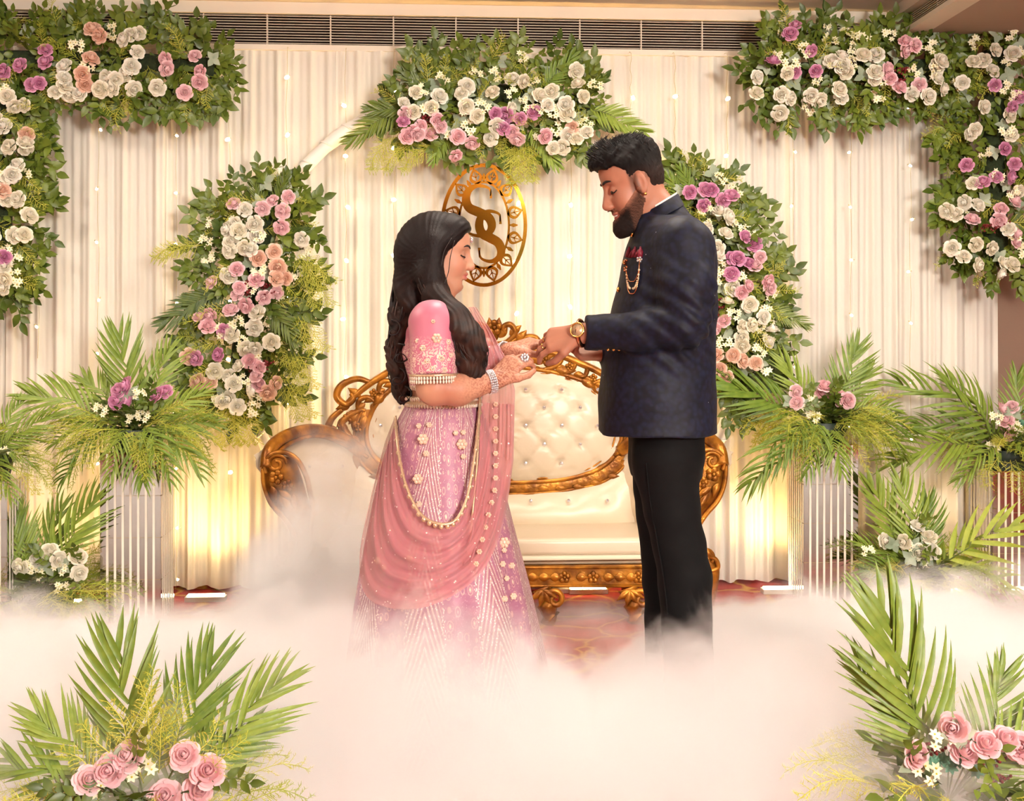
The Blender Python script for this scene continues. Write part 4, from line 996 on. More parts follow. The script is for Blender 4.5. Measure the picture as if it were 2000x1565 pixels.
potted('floor_arrangement', 'low floor arrangement of fern and white roses between the two right pedestals', gr, (1790, 1090), 0, 0,
    rz(1400, 640, 2.795, c=[(912, 1165), (1023, 1170), (1160, 1145), (1103, 1225), (1177, 1225), (1095, 1085)]),
    [('fan', 1702, 948, 0), ('areca', 1765, 945, .02), ('areca', 1815, 985, 0), ('strap', 1965, 1030, -.1), ('strap', 1960, 1140, -.1), ('areca', 1685, 1060, 0), ('strap', 1900, 1060, .05), ('areca', 1690, 1110, -.1)], 16, 100, 20, .16, pot_h=.12, fern_k=(0, 1, 2, 3), star=3, dusty=5)
fl = at(290, 1600, -2.9); fl.z = 0
potted('floor_arrangement', 'foreground palm arrangement with pink roses at the bottom left, rising out of the fog', fl, (290, 1500), 0, 0,
    rz(0, 1250, 3.571, p=[(900, 815), (770, 910), (615, 980), (1290, 810), (1450, 920), (1375, 1055), (1150, 1100)]),
    [('big', 236, 1285, .02), ('big', 410, 1310, .08), ('areca', 85, 1400, .05), ('areca', 540, 1345, .1), ('droop', 20, 1490, .05), ('droop', 520, 1430, .1)], 17, 60, 16, .12, pot_h=.1, star=2, dusty=3, rose_r=.036)
FGL = bpy.data.objects['floor_arrangement.002']
for k, (x, y, a) in enumerate(((300, 1440, 1.57), (270, 1450, 1.9), (330, 1450, 1.2), (290, 1420, 1.6), (255, 1470, 2.2), (350, 1470, .9), (310, 1470, 1.4), (280, 1490, 1.7), (300, 1400, 1.5), (230, 1500, 2.4), (380, 1490, .7), (320, 1420, 1.3), (150, 1540, 2.9), (180, 1550, 2.7), (430, 1540, .3))):
    inst('fern_spray', FERN[k % 2], at(x, y + 40, fl.y - .06), frame_from((math.cos(a), -.25, math.sin(a)), (0, -1, .3)), .95, FGL)
fr = at(1850, 1600, -2.9); fr.z = 0
potted('floor_arrangement', 'foreground palm arrangement with pink roses and jade succulents at the bottom right', fr, (1860, 1500), 0, 0,
    rz(1640, 1180, 4.064, p=[(910, 975), (600, 1200), (980, 1185), (1315, 1080), (1160, 1120), (1440, 1140)]),
    [('big', 1732, 1210, .02), ('areca', 1965, 1325, .08), ('areca', 1690, 1310, .05), ('areca', 2040, 1400, 0)], 18, 80, 20, .12, pot_h=.1, star=2, dusty=2,
    succ=[(1823, 1485), (1856, 1492), (1896, 1443), (1906, 1500), (1840, 1478), (1870, 1480)], berries=[(1828, 1462), (1918, 1482), (1950, 1478), (1955, 1517)], rose_r=.034, fern_k=(0, 1))
# ================================================================ smooth-surface modeller (signed distances -> one continuous mesh)
class Sdf:
    def __init__(s): s.p = []
    def _add(s, fn, c, rad, k, op): s.p.append((fn, np.array(c, float), rad, k, op)); return s
    def cone(s, a, b, ra, rb, k=.01, op='u', flat=None):
        a = np.array(a, float); b = np.array(b, float); ab = b - a; L2 = float(ab @ ab) + 1e-12
        def fn(P):
            q = P - a; t = np.clip((q @ ab) / L2, 0, 1); return np.linalg.norm(q - t[:, None] * ab, axis=1) - (ra + (rb - ra) * t)
        return s._add(fn, (a + b) / 2, math.sqrt(L2) / 2 + max(ra, rb), k, op)
    def chain(s, pts, rs, k=.01, op='u'):
        for i in range(len(pts) - 1): s.cone(pts[i], pts[i + 1], rs[i], rs[i + 1], k, op)
        return s
    def ell(s, c, r, R=None, k=.01, op='u'):
        c = np.array(c, float); r = np.array(r, float); M = np.eye(3) if R is None else np.array(R, float)
        def fn(P):
            q = (P - c) @ M; a = np.linalg.norm(q / r, axis=1); b = np.linalg.norm(q / (r * r), axis=1) + 1e-9; return a * (a - 1) / b
        return s._add(fn, c, float(r.max()), k, op)
    def zloft(s, secs, k=.01, op='u', n=2.2):
        """secs: (z, cx, cy, rx, ry) sorted by rising z"""
        S = np.array(sorted(secs)); z0, z1 = S[0, 0], S[-1, 0]
        def fn(P):
            z = np.clip(P[:, 2], z0, z1); f = [np.interp(z, S[:, 0], S[:, i]) for i in range(1, 5)]
            q = ((np.abs(P[:, 0] - f[0]) / f[2]) ** n + (np.abs(P[:, 1] - f[1]) / f[3]) ** n) ** (1 / n)
            d = (q - 1) * np.minimum(f[2], f[3]) * np.clip(1.0, .6, 1); dz = np.maximum(z0 - P[:, 2], P[:, 2] - z1)
            return np.where(dz > 0, np.sqrt(np.maximum(d, 0) ** 2 + np.maximum(dz, 0) ** 2), np.maximum(d, dz))
        c = (S[:, 1].mean(), S[:, 2].mean(), (z0 + z1) / 2); return s._add(fn, c, math.hypot((z1 - z0) / 2, max(S[:, 3].max(), S[:, 4].max()) + abs(S[:, 1] - c[0]).max()) + .02, k, op)
    def func(s, fn, k=.0, op='i'):
        return s._add(fn, (0, 0, 0), 1e3, k, op)
    def ev(s, P, prims=None):
        d = np.full(len(P), 9.0)
        for fn, c, rad, k, op in (s.p if prims is None else prims):
            e = fn(P)
            if op == 'u':
                if k > 0: h = np.clip(.5 + .5 * (d - e) / k, 0, 1); d = d + (e - d) * h - k * h * (1 - h)
                else: d = np.minimum(d, e)
            else:
                if op == 's': e = -e
                if k > 0: h = np.clip(.5 - .5 * (d - e) / k, 0, 1); d = d + (e - d) * h + k * h * (1 - h)
                else: d = np.maximum(d, e)
        return d
    def mesh(s, name, lo, hi, h, colf=None, mats=None, parent=None, disp=None):
        lo = np.array(lo, float); hi = np.array(hi, float); B = 16
        nb = np.maximum(1, np.ceil((hi - lo) / (h * B)).astype(int)); n = nb * B + 1
        G = np.full(tuple(n), 1.0, np.float32)
        ii = np.stack(np.meshgrid(*[np.arange(q) for q in nb], indexing='ij'), -1).reshape(-1, 3)
        C = lo + (ii + .5) * B * h; br = B * h * .87
        o = np.stack(np.meshgrid(*[np.arange(B + 1)] * 3, indexing='ij'), -1).reshape(-1, 3)
        dc = s.ev(C)
        for b in range(len(ii)):
            if dc[b] < -br * 2.2: 
                i0 = ii[b] * B; G[i0[0]:i0[0] + B + 1, i0[1]:i0[1] + B + 1, i0[2]:i0[2] + B + 1] = -1; continue
            pr = [q for q in s.p if np.linalg.norm(q[1] - C[b]) < q[2] + br + q[3] * 2 + .012]
            if not any(q[4] == 'u' for q in pr): continue
            if dc[b] > br * 3.5 + .05: continue
            i0 = ii[b] * B; P = lo + (i0 + o) * h; d = s.ev(P, pr)
            if disp is not None: d = d + disp(P)
            G[i0[0]:i0[0] + B + 1, i0[1]:i0[1] + B + 1, i0[2]:i0[2] + B + 1] = d.reshape((B + 1,) * 3)
        G[0] = G[-1] = 1; G[:, 0] = G[:, -1] = 1; G[:, :, 0] = G[:, :, -1] = 1
        S = (G < 0); cn = np.zeros(tuple(n - 1), np.uint8)
        cor = [(a, b, c) for a in (0, 1) for b in (0, 1) for c in (0, 1)]
        for a, b, c in cor: cn += S[a:n[0] - 1 + a, b:n[1] - 1 + b, c:n[2] - 1 + c]
        act = (cn > 0) & (cn < 8); idx = np.argwhere(act); flat = np.ravel_multi_index(idx.T, act.shape)
        V = np.zeros((len(idx), 3)); W = np.zeros(len(idx)); val = [G[idx[:, 0] + a, idx[:, 1] + b, idx[:, 2] + c] for a, b, c in cor]
        for i in range(8):
            for j in range(i + 1, 8):
                ca, cb = np.array(cor[i]), np.array(cor[j])
                if abs(ca - cb).sum() != 1: continue
                m = (val[i] < 0) != (val[j] < 0); t = val[i][m] / (val[i][m] - val[j][m]); V[m] += ca + (cb - ca) * t[:, None]; W[m] += 1
        V = lo + (idx + V / W[:, None]) * h
        F = []
        for ax in range(3):
            sl0 = [slice(None)] * 3; sl1 = [slice(None)] * 3; sl0[ax] = slice(0, -1); sl1[ax] = slice(1, None)
            a, b = S[tuple(sl0)], S[tuple(sl1)]; e = np.argwhere(a != b); u, v = (ax + 1) % 3, (ax + 2) % 3
            e = e[(e[:, u] > 0) & (e[:, v] > 0) & (e[:, u] < n[u] - 1) & (e[:, v] < n[v] - 1)]; fl = a[e[:, 0], e[:, 1], e[:, 2]]
            q = []
            for du, dv in ((-1, -1), (0, -1), (0, 0), (-1, 0)):
                c = e.copy(); c[:, u] += du; c[:, v] += dv; q.append(np.searchsorted(flat, np.ravel_multi_index(c.T, act.shape)))
            q = np.stack(q, 1); q[~fl] = q[~fl][:, ::-1]; F.append(q)
        F = np.concatenate(F)
        # two relaxation passes take the stair-steps out
        E = np.concatenate([F[:, [0, 1]], F[:, [1, 2]], F[:, [2, 3]], F[:, [3, 0]]]); cnt = np.bincount(E[:, 0], minlength=len(V)) + 1e-9
        for lam in (.5, .5):
            A = np.stack([np.bincount(E[:, 0], V[E[:, 1], k], len(V)) for k in range(3)], 1) / cnt[:, None]; V = V + lam * (A - V)
        me = bpy.data.meshes.new(name); me.vertices.add(len(V)); me.vertices.foreach_set('co', V.astype(np.float32).ravel())
        me.loops.add(len(F) * 4); me.loops.foreach_set('vertex_index', F.astype(np.int32).ravel()); me.polygons.add(len(F)); me.polygons.foreach_set('loop_start', np.arange(0, len(F) * 4, 4, dtype=np.int32)); me.polygons.foreach_set('loop_total', np.full(len(F), 4, np.int32))
        me.polygons.foreach_set('use_smooth', [True] * len(F)); me.update(); me.validate()
        if colf is not None:
            c = colf(V); at_ = me.color_attributes.new('Col', 'FLOAT_COLOR', 'POINT'); at_.data.foreach_set('color', np.concatenate([c, np.ones((len(c), 1))], 1).astype(np.float32).ravel())
        if mats is not None: me.materials.append(mats)
        return obj(name, me, None, parent)
def vnoise(P, sc, seed=0):
    """cheap smooth pseudo-noise in -1..1"""
    r = np.random.RandomState(seed); d = 0
    for i in range(4):
        k = r.normal(size=3) * sc * (1 + .35 * i); d = d + np.sin(P @ k + r.uniform(0, 6.3)) * np.sin(P @ np.roll(k, 1) * 1.13 + r.uniform(0, 6.3))
    return d / 2.2
def smooth01(x, a, b): t = np.clip((x - a) / (b - a), 0, 1); return t * t * (3 - 2 * t)
class Head:
    """local frame: +x forward, +y to the person's left, +z up; metres"""
    def __init__(s, org, fwd_sign, pitch, yaw, sx, sz):
        f = np.array((fwd_sign * math.cos(pitch) * math.cos(yaw), math.sin(yaw) * -1 * math.cos(pitch), -math.sin(pitch))); f /= np.linalg.norm(f)
        up = np.array((0, 0, 1.)); up = up - f * (up @ f); up /= np.linalg.norm(up); lf = np.cross(up, f)
        s.R = np.stack([f, lf, up], 1); s.o = np.array(org); s.sx, s.sz = sx, sz; s.sc = np.array((sx, .5 * (sx + sz), sz))
    def W(s, *l): return s.o + s.R @ (np.array(l, float) * s.sc)
    def L(s, P): return ((P - s.o) @ s.R) / s.sc
    def sculpt(s, d, fem=False):
        E = lambda c, r, k=.012, op='u', R=None: d.ell(s.W(*c), np.array(r) * s.sc, s.R if R is None else s.R @ R, k, op)
        Cn = lambda a, b, ra, rb, k=.01, op='u': d.cone(s.W(*a), s.W(*b), ra, rb, k, op)
        E((-.012, 0, .035), (.100, .077, .092)); E((.028, 0, -.02), (.066, .058, .09), .02); E((.02, 0, .05), (.076, .066, .06), .02)
        ch = .066 if fem else .074
        E((ch - .008, 0, -.094), (.028, .026, .024), .022)
        for y in (-1, 1):
            Cn((.0, y * .055, -.045), (.052, y * .026, -.098), .017, .018, .025)
            E((.052, y * .036, -.03), (.030, .026, .032), .02)                       # cheek
            Cn((.080, y * .010, .026), (.066, y * .044, .027), .010, .008, .014)      # brow ridge
            E((.091, y * .030, .004), (.016, .018, .014), .014, 's')                  # socket
            E((.073, y * .031, .003), (.0145, .017, .0125), .004)                     # lidded eye
            E((.101, y * .0115, -.036), (.011, .0085, .008), .006)                    # nostril wing
            E((-.006, y * .079, -.004), (.021, .008, .031), .004, 'u', np.array(Matrix.Rotation(-y * .25, 3, 'Z'))); E((-.002, y * .088, -.002), (.011, .006, .018), .005, 's')
        Cn((.084, 0, .018), (.108 if fem else .110, 0, -.030), .008, .0105 if fem else .0125, .012)                  # nose
        E((.090, 0, -.0565), (.0105, .021, .0065), .006); E((.087, 0, -.0705), (.0115, .019, .0075), .006); E((.102, 0, -.0635), (.012, .026, .0016), .003, 's')
        E((.082, 0, -.084), (.012, .016, .006), .01, 's')
    def surf(s, sd, y, z, lift=.0008):
        """point of the face surface seen from the front at local (y, z)"""
        x = .135
        for _ in range(120):
            dd = sd.ev(s.W(x, y, z)[None])[0]
            if dd < .0004: break
            x -= max(.0006, dd * .6) / s.sx
        return Vector(s.W(x + lift, y, z))
    def lines(s, sd, parent, m_dark, brow_w, fem=False):
        """brows and lash lines as thin raised strokes"""
        for y in (-1, 1):
            b = [s.surf(sd, y * (.010 + .0078 * i), .0275 + (.0065 if fem else .004) * math.sin(i * .6), .001) for i in range(6)]
            MB().tube(crom(b, 3), [brow_w * q for q in np.interp(np.linspace(0, 1, 16), [0, .25, .6, 1], [.6, 1, .9, .25])], 6, flat=(.8, 1)).build('eyebrow', m_dark, parent)
            l = [s.surf(sd, y * yy, -.0045 + .12 * abs(yy - .031) + (.003 if yy > .046 else 0), .0005) for yy in np.linspace(.016, .051, 7)]
            MB().tube(crom(l, 3), 0.0023 if fem else .0018, 5).build('eyelash_line', m_dark, parent)
def hand(d, wrist, dirv, back, curls, scale=1., thumb=(.5, .3), k=.006, spread=.06, thumb_side=1, tips=None):
    """palm, four unequal jointed fingers and a thumb leaving the side of the palm"""
    x = Vector(dirv).normalized(); n = Vector(back); n = (n - x * n.dot(x)).normalized(); sd = x.cross(n) * thumb_side; w = Vector(wrist); out = []
    kn = []
    for i, (l, off) in enumerate(((.086, .030), (.090, .010), (.086, -.010), (.078, -.028))):
        q = w + (x * l + sd * off) * scale; kn.append(q); d.cone(w + (sd * off * .55 + x * .012) * scale, q, .0155 * scale, .0112 * scale, .014)
    for i, (L_, r0) in enumerate(((.070, .0092), (.078, .0094), (.072, .0090), (.056, .0080))):
        c = curls[i]; p = kn[i]; a = spread * (1.5 - i); dv = (x * math.cos(a) + sd * math.sin(a)).normalized(); cur = 0; r_ = r0 * scale; pts = [p]
        for sg, f, cc in ((.44, .35, c[0]), (.31, .4, c[1]), (.25, .25, c[2])):
            cur += cc; dd = dv * math.cos(cur) - n * math.sin(cur); p2 = p + dd * (L_ * sg * scale); d.cone(p, p2, r_, r_ * .92, .003); r_ *= .92; p = p2; pts.append(p)
        out.append(pts)
    t0 = w + (x * .022 + sd * .022) * scale; t1 = t0 + (x * .030 + sd * .030 * (.6 + thumb[0]) - n * .006) * scale; t2 = t1 + (x * (.030) + sd * .012 * thumb[0] - n * .02 * thumb[1]) * scale; t3 = t2 + (x * .024 - n * .012 * thumb[1] - sd * .006) * scale
    d.cone(t0, t1, .0165 * scale, .0125 * scale, .012); d.cone(t1, t2, .0120 * scale, .0105 * scale, .004); d.cone(t2, t3, .0105 * scale, .0085 * scale, .003); out.append([t1, t2, t3])
    return out
YP = -2.25
def PM(px, py, dy=0.): return at(px, py, YP + dy)
def rows(R, oy=0., grow=0.):
    out = []
    for py, xl, xr, ry, dy in R:
        a, b = PM(xl, py, dy), PM(xr, py, dy); out.append((a.z, (a.x + b.x) / 2, YP + dy, abs(b.x - a.x) / 2 + grow, ry + grow))
    return out
# ================================================================ the man
SK_M = np.array(lin((182, 124, 98))); SK_M2 = np.array(lin((160, 98, 70)))
M_skin = vcol_mat('warm_skin', .5, subsurf=.08, bump=.04, bscale=260)
M_hair_m = vcol_mat('black_short_hair', .6, bump=.5, bscale=900, spec=.15)
M_darkline = mat('dark_brow_hair', (28, 20, 18), .7)
def man():
    H = Head(PM(1236, 362), -1, math.radians(20), math.radians(4), .86, 1.06)
    d = Sdf(); H.sculpt(d)
    jaw = PM(1268, 400)
    d.chain([H.W(-.025, 0, -.04), PM(1284, 420), PM(1300, 450)], [.062, .060, .070], .02)
    TOR = [(450, 1242, 1372, .17, 0), (480, 1232, 1383, .18, 0), (560, 1214, 1384, .175, 0), (640, 1205, 1380, .16, 0), (740, 1200, 1378, .15, 0), (830, 1240, 1360, .145, 0), (905, 1246, 1356, .135, 0)]
    d.zloft(rows(TOR), .03)
    shN, elN, wrN = PM(1334, 478, -.18), PM(1340, 632, -.235), PM(1132, 652, -.10)
    shF, elF, wrF = PM(1330, 478, .18), PM(1330, 640, .22), PM(1178, 689, .03)
    d.chain([shN, elN], [.062, .046], .03); d.chain([elN, wrN], [.043, .029], .02)
    d.chain([shF, elF], [.062, .046], .03); d.chain([elF, wrF], [.043, .028], .02)
    fN = hand(d, wrN, (-1, .22, -.22), (-.15, -.8, .55), ((.45, .5, .35), (.55, .55, .4), (.6, .6, .4), (.65, .6, .4)), 1.0, (.25, 1.3), thumb_side=-1)
    fF = hand(d, wrF, (-1, -.25, .02), (.1, .55, -.8), ((.5, .7, .5), (.55, .7, .5), (.6, .7, .5), (.6, .7, .5)), .95, (.6, .6), thumb_side=-1)
    for hip, kn, an, toe in ((PM(1310, 870, -.09), PM(1322, 1090, -.1), PM(1352, 1420, -.11), PM(1290, 1455, -.12)), (PM(1296, 870, .09), PM(1292, 1090, .1), PM(1305, 1410, .12), PM(1245, 1450, .13))):
        d.chain([hip, kn, an], [.075, .052, .042], .02); toe.z = .045; hl = Vector((an.x + .03, an.y, .05)); d.cone(hl, toe, .04, .034, .02)
    def col(V):
        L = H.L(V); c = np.tile(SK_M, (len(V), 1)); n = vnoise(V, 26, 1)[:, None] * .5 + .5; c = c * (1 - .12 * n)
        lip = np.exp(-(((L[:, 0] - .092) / .016) ** 2 + (L[:, 1] / .022) ** 2 + ((L[:, 2] + .0635) / .011) ** 2) ** 2)[:, None]; c = c * (1 - lip) + np.array(lin((168, 88, 84))) * lip
        # clipped fade above the ears and shaved shadow
        f = (smooth01(L[:, 2], -.01, .03) * (1 - smooth01(L[:, 0], .01, .03)) * (np.abs(L[:, 1]) > .03) * (L[:, 2] > -.07))[:, None]; ear = ((np.abs(L[:, 1]) > .073) & (np.abs(L[:, 0] + .006) < .024) & (np.abs(L[:, 2] + .004) < .034))[:, None]
        c = np.where((f > 0) & ~ear, c * (1 - .75 * f) + np.array(lin((38, 28, 24))) * .75 * f, c)
        sb = (smooth01(L[:, 0], -.004, .006) * (1 - smooth01(L[:, 0], .022, .034)) * smooth01(L[:, 2], -.06, -.04) * (1 - smooth01(L[:, 2], .04, .07)) * (np.abs(L[:, 1]) > .045))[:, None]; c = c * (1 - .6 * sb) + np.array(lin((44, 32, 27))) * .6 * sb
        return c
    body = d.mesh('person', (PM(1040, 900).x, YP - .42, 0), (PM(1430, 900).x + .06, YP + .42, PM(1220, 255).z + .02), .0032, col, M_skin)
    tag(body, 'man in a navy bandhgala jacket and black trousers, holding the woman\'s hand', 'person')
    # ---- hair: swept-up top and faded sides
    h = Sdf()
    W = lambda *l: H.W(l[0] / H.sc[0], l[1] / H.sc[1], l[2] / H.sc[2])       # metres, unscaled
    h.ell(W(-.004, 0, .066), (.104, .071, .072), H.R, .01); h.ell(W(.058, .0, .094), (.046, .056, .033), H.R, .02); h.ell(W(-.028, 0, .088), (.07, .058, .052), H.R, .02)
    h.ell(H.W(-.014, 0, .03), np.array((.103, .0805, .097)) * H.sc, H.R, .006)
    for y_ in (-1, 1): h.ell(W(.018, y_ * .050, .062), (.045, .026, .030), H.R, .012)
    def region(P):
        L = (P - H.o) @ H.R; x, y, z = L.T
        line = .050 + .28 * np.clip(x, -.05, .1) + .004 * np.sin(x * 160)
        qa, qb = x - .022, line - z; hh_ = np.clip(.5 + .5 * (qb - qa) / .03, 0, 1); front = qb + (qa - qb) * hh_ - .03 * hh_ * (1 - hh_)               # keep behind the temple or above the hairline
        side = np.minimum(front, 99)
        ear = .030 - np.sqrt((x + .006) ** 2 + (z + .006) ** 2 * .7)
        low = (-.052 - .25 * (x + .08)) - z
        return np.maximum(np.maximum(side, np.where(np.abs(y) > .05, ear, -1)), low)
    h.func(region, .006, 'i')
    def colh(V):
        L = (V - H.o) @ H.R; f = smooth01(L[:, 2], .0, .06)[:, None]; return np.array(lin((46, 33, 28))) * (1 - f) + np.array(lin((17, 13, 12))) * f
    h.mesh('short_hair', H.o - .2, H.o + .2, .0028, colh, M_hair_m, body, disp=lambda P: .0022 * vnoise(P, 190, 3) + .003 * vnoise(P, 70, 5) * smooth01(((P - H.o) @ H.R)[:, 2], .05, .1))
    # tufts swept up and back
    r = random.Random(8); mb = MB()
    for k in range(420):
        a = r.uniform(-1, 1); t = r.uniform(-.8, 1); x = .085 * t; y = a * .055; zt = .066 + .072 * math.sqrt(max(.05, 1 - (x / .108) ** 2 - (y / .078) ** 2)) + (.012 if t > .3 else 0)
        p0 = W(x, y, zt - .008); p1 = W(x + .006 + .008 * t, y * 1.05, zt + .006); p2 = W(x - .004 + r.uniform(-.01, .014) + .014 * t, y * 1.08 + r.uniform(-.006, .006), zt + r.uniform(.010, .017)); mb.tube([p0, p1, p2], [.0016, .0013, .0004], 3, cap=False)
    mb.build('hair_tufts', mat('black_hair_tuft', (15, 12, 11), .55), body)
    # ---- beard
    b = Sdf(); H.sculpt(b); ch = H.W(.074, 0, -.104); b.ell(ch, (.030, .030, .026), H.R, .02); b.p.append((lambda P: np.full(len(P), -.0), np.zeros(3), 1e3, 0, 'x'))
    b.p.pop()
    base = list(b.p)
    def beard(P):
        e = Sdf(); e.p = base; return e.ev(P)
    def cheekline(L): return L[:, 2] - (-.012 - .62 * (L[:, 0] - .012))      # <0 below the cheek line
    def breg(P):
        L = H.L(P); x, y, z = L.T; ay = np.abs(y)
        cheek = np.maximum(cheekline(L), np.where(z > -.04, .002 - x, -.038 - x))          # in front of the ear, along the jaw
        lipz = np.sqrt(((z + .0635) / .0115) ** 2 + (ay / .024) ** 2) - 1; lip = np.where(x > .06, -lipz * .012, -1)
        must = np.maximum(np.abs(z + .0485) - .006, np.maximum(ay - .032, .07 - x))
        main = np.maximum(np.maximum(cheek, lip), -.128 - z); main = np.maximum(main, np.where(x > .066, z + .050, -1))
        return np.minimum(main, must)
    bb = Sdf(); bb._add(lambda P: beard(P) - .0012 - .0045 * smooth01(-H.L(P)[:, 2], .03, .09) * smooth01(H.L(P)[:, 0], .0, .05), H.o, .25, 0, 'u'); bb.func(breg, .005, 'i')
    def colb(V):
        L = H.L(V); f = (smooth01(-cheekline(L), -.004, .022) * .8 + .35 * smooth01(L[:, 0], .05, .068))[:, None]; f = np.clip(f * (.35 + .65 * smooth01(L[:, 0], -.03, .012))[:, None] + .15 * vnoise(V, 420, 2)[:, None], 0.1, 1); return SK_M * .8 * (1 - f) + np.array(lin((32, 24, 21))) * f
    bb.mesh('beard', H.o - .19, H.o + .15, .0026, colb, M_hair_m, body, disp=lambda P: .0012 * vnoise(P, 320, 9))
    hd = Sdf(); H.sculpt(hd); H.lines(hd, body, M_darkline, .0046)
    for y in (-1, 1):
        MB().ell(H.surf(hd, y * .032, .0005, -.0015), (.003, .010, .0032), Matrix(H.R.tolist())).build('eye', mat('dark_eye', (34, 24, 20), .2), body)
    MB().ell(H.W(.093, 0.004, -.0638), (.006, .017, .0022), Matrix(H.R.tolist())).build('teeth', mat('white_teeth', (238, 232, 222), .3), body)
    MB().ell(H.W(-.004, .0905, -.036), (.0045, .0045, .0045)).build('ear_stud', mat('gold_jewellery', (236, 190, 110), .2, 1.), body)
    # ---- jacket
    m, nt, bs = nmat('navy_brocade'); N = nt.nodes; L_ = nt.links; tc = N.new('ShaderNodeTexCoord')
    v = N.new('ShaderNodeTexVoronoi'); v.inputs['Scale'].default_value = 70; v.feature = 'SMOOTH_F1'; L_.new(tc.outputs['Object'], v.inputs['Vector'])
    rp = N.new('ShaderNodeValToRGB'); e = rp.color_ramp.elements; e[0].position = .25; e[0].color = (*lin((19, 25, 48)), 1); e[1].position = .6; e[1].color = (*lin((10, 13, 26)), 1); L_.new(v.outputs['Distance'], rp.inputs[0])
    s2 = N.new('ShaderNodeTexVoronoi'); s2.inputs['Scale'].default_value = 26; L_.new(tc.outputs['Object'], s2.inputs['Vector'])
    lt = N.new('ShaderNodeMath'); lt.operation = 'LESS_THAN'; lt.inputs[1].default_value = .045; L_.new(s2.outputs['Distance'], lt.inputs[0])
    mx = N.new('ShaderNodeMix'); mx.data_type = 'RGBA'; L_.new(lt.outputs[0], mx.inputs[0]); L_.new(rp.outputs[0], mx.inputs[6]); mx.inputs[7].default_value = (*lin((190, 196, 214)), 1)
    L_.new(mx.outputs[2], bs.inputs['Base Color']); bs.inputs['Roughness'].default_value = .62; bs.inputs['Specular IOR Level'].default_value = .3
    bp = N.new('ShaderNodeBump'); bp.inputs['Strength'].default_value = .25; bp.inputs['Distance'].default_value = .003; L_.new(v.outputs['Distance'], bp.inputs['Height']); L_.new(bp.outputs[0], bs.inputs['Normal'])
    M_jack = m
    j = Sdf()
    JR = [(428, 1246, 1352, .10, 0), (450, 1236, 1380, .165, 0), (480, 1226, 1391, .195, 0), (520, 1215, 1394, .205, 0), (560, 1208, 1394, .205, 0), (620, 1194, 1394, .2, 0), (690, 1181, 1393, .195, 0), (770, 1172, 1393, .198, 0), (846, 1169, 1395, .205, 0)]
    j.zloft(rows(JR), .02)
    j.chain([PM(1268, 428), PM(1300, 440)], [.062, .075], .03)
    j.chain([shN, PM(1344, 560, -.22), elN], [.083, .072, .062], .035); j.chain([elN, PM(1250, 648, -.18), PM(1150, 650, -.11)], [.062, .054, .047], .02)
    j.chain([shF, elF], [.083, .062], .035); j.chain([elF, PM(1195, 684, .04)], [.058, .047], .02)
    cut = PM(1143, 650, -.11); j.func(lambda P: (cut.x - P[:, 0]), .004, 'i')
    zc = PM(1200, 846).z; j.func(lambda P: zc - P[:, 2], .003, 'i')
    neck0, neck1 = PM(1262, 415), PM(1290, 380); j.cone(neck0 + Vector((0, 0, .0)), PM(1280, 350), .056, .062, .006, 's')
    slit = [PM(1368, 735, -.19), PM(1366, 846, -.19)]; j.cone(slit[0] + Vector((0, -.04, 0)), slit[1] + Vector((0, -.04, -.02)), .004, .012, .004, 's')
    def wr(P):      # cloth creases round the elbow and along the skirt of the coat
        q = P - np.array(elN); g = np.exp(-(q ** 2).sum(1) / .016); a = np.sin((q[:, 0] * .8 + q[:, 2]) * 120 + 6 * q[:, 1]); 
        s_ = PM(1250, 560); return -.0055 * g * a + .003 * vnoise(P, 14, 4)
    jk = j.mesh('jacket', (PM(1130, 900).x, YP - .42, zc - .03), (PM(1430, 900).x + .05, YP + .42, PM(1300, 380).z), .0042, None, M_jack, body, disp=wr)
    # stand collar
    P = []
    for i in range(40):
        a = 2 * PI * i / 40; c0 = PM(1290, 425); c1 = PM(1284, 402); rx0, ry0, rx1, ry1 = .068, .082, .060, .070; tl = .034
        P.append([(c0.x + rx0 * math.cos(a), c0.y + ry0 * math.sin(a), c0.z + tl * math.cos(a) * 1.05), (c1.x + rx1 * math.cos(a), c1.y + ry1 * math.sin(a), c1.z + tl * math.cos(a)), (c1.x + (rx1 - .006) * math.cos(a), c1.y + (ry1 - .006) * math.sin(a), c1.z + tl * math.cos(a)), (c0.x + (rx0 - .01) * math.cos(a), c0.y + (ry0 - .01) * math.sin(a), c0.z + tl * math.cos(a))])
    MB().grid(P, closed_u=True).build('stand_collar', M_jack, jk)
    P = [[Vector(q[1]) + Vector((-.004 * math.cos(2 * PI * i / 40), -.004 * math.sin(2 * PI * i / 40), .0 + z)) for z in (-.012, .006)] for i, q in enumerate(P)]
    MB().grid(P, closed_u=True).build('shirt_collar_edge', mat('white_shirt', (240, 236, 230), .6), jk)
    M_gd = MATS['gold_jewellery']
    for px, py in ((1232, 458), (1217, 512), (1205, 566)):
        p = PM(px + 3, py, -.03); MB().ell(p, (.006, .008, .008)).build('gold_button', M_gd, jk)
    # cuffs: seam ridge and three cuff buttons
    cw = PM(1147, 650, -.11)
    P = [[(cw.x + dx, cw.y + rr * math.cos(2 * PI * i / 24), cw.z + rr * math.sin(2 * PI * i / 24)) for dx, rr in ((0, .044), (-.004, .047), (.0, .0495), (.03, .0505))] for i in range(24)]
    MB().grid(P, closed_u=True).build('cuff', M_jack, jk)
    for k in range(3): MB().ell(PM(1188 + k * 11, 683, -.155), (.005, .003, .004), nu=5, nv=8).build('cuff_button', M_gd, jk)
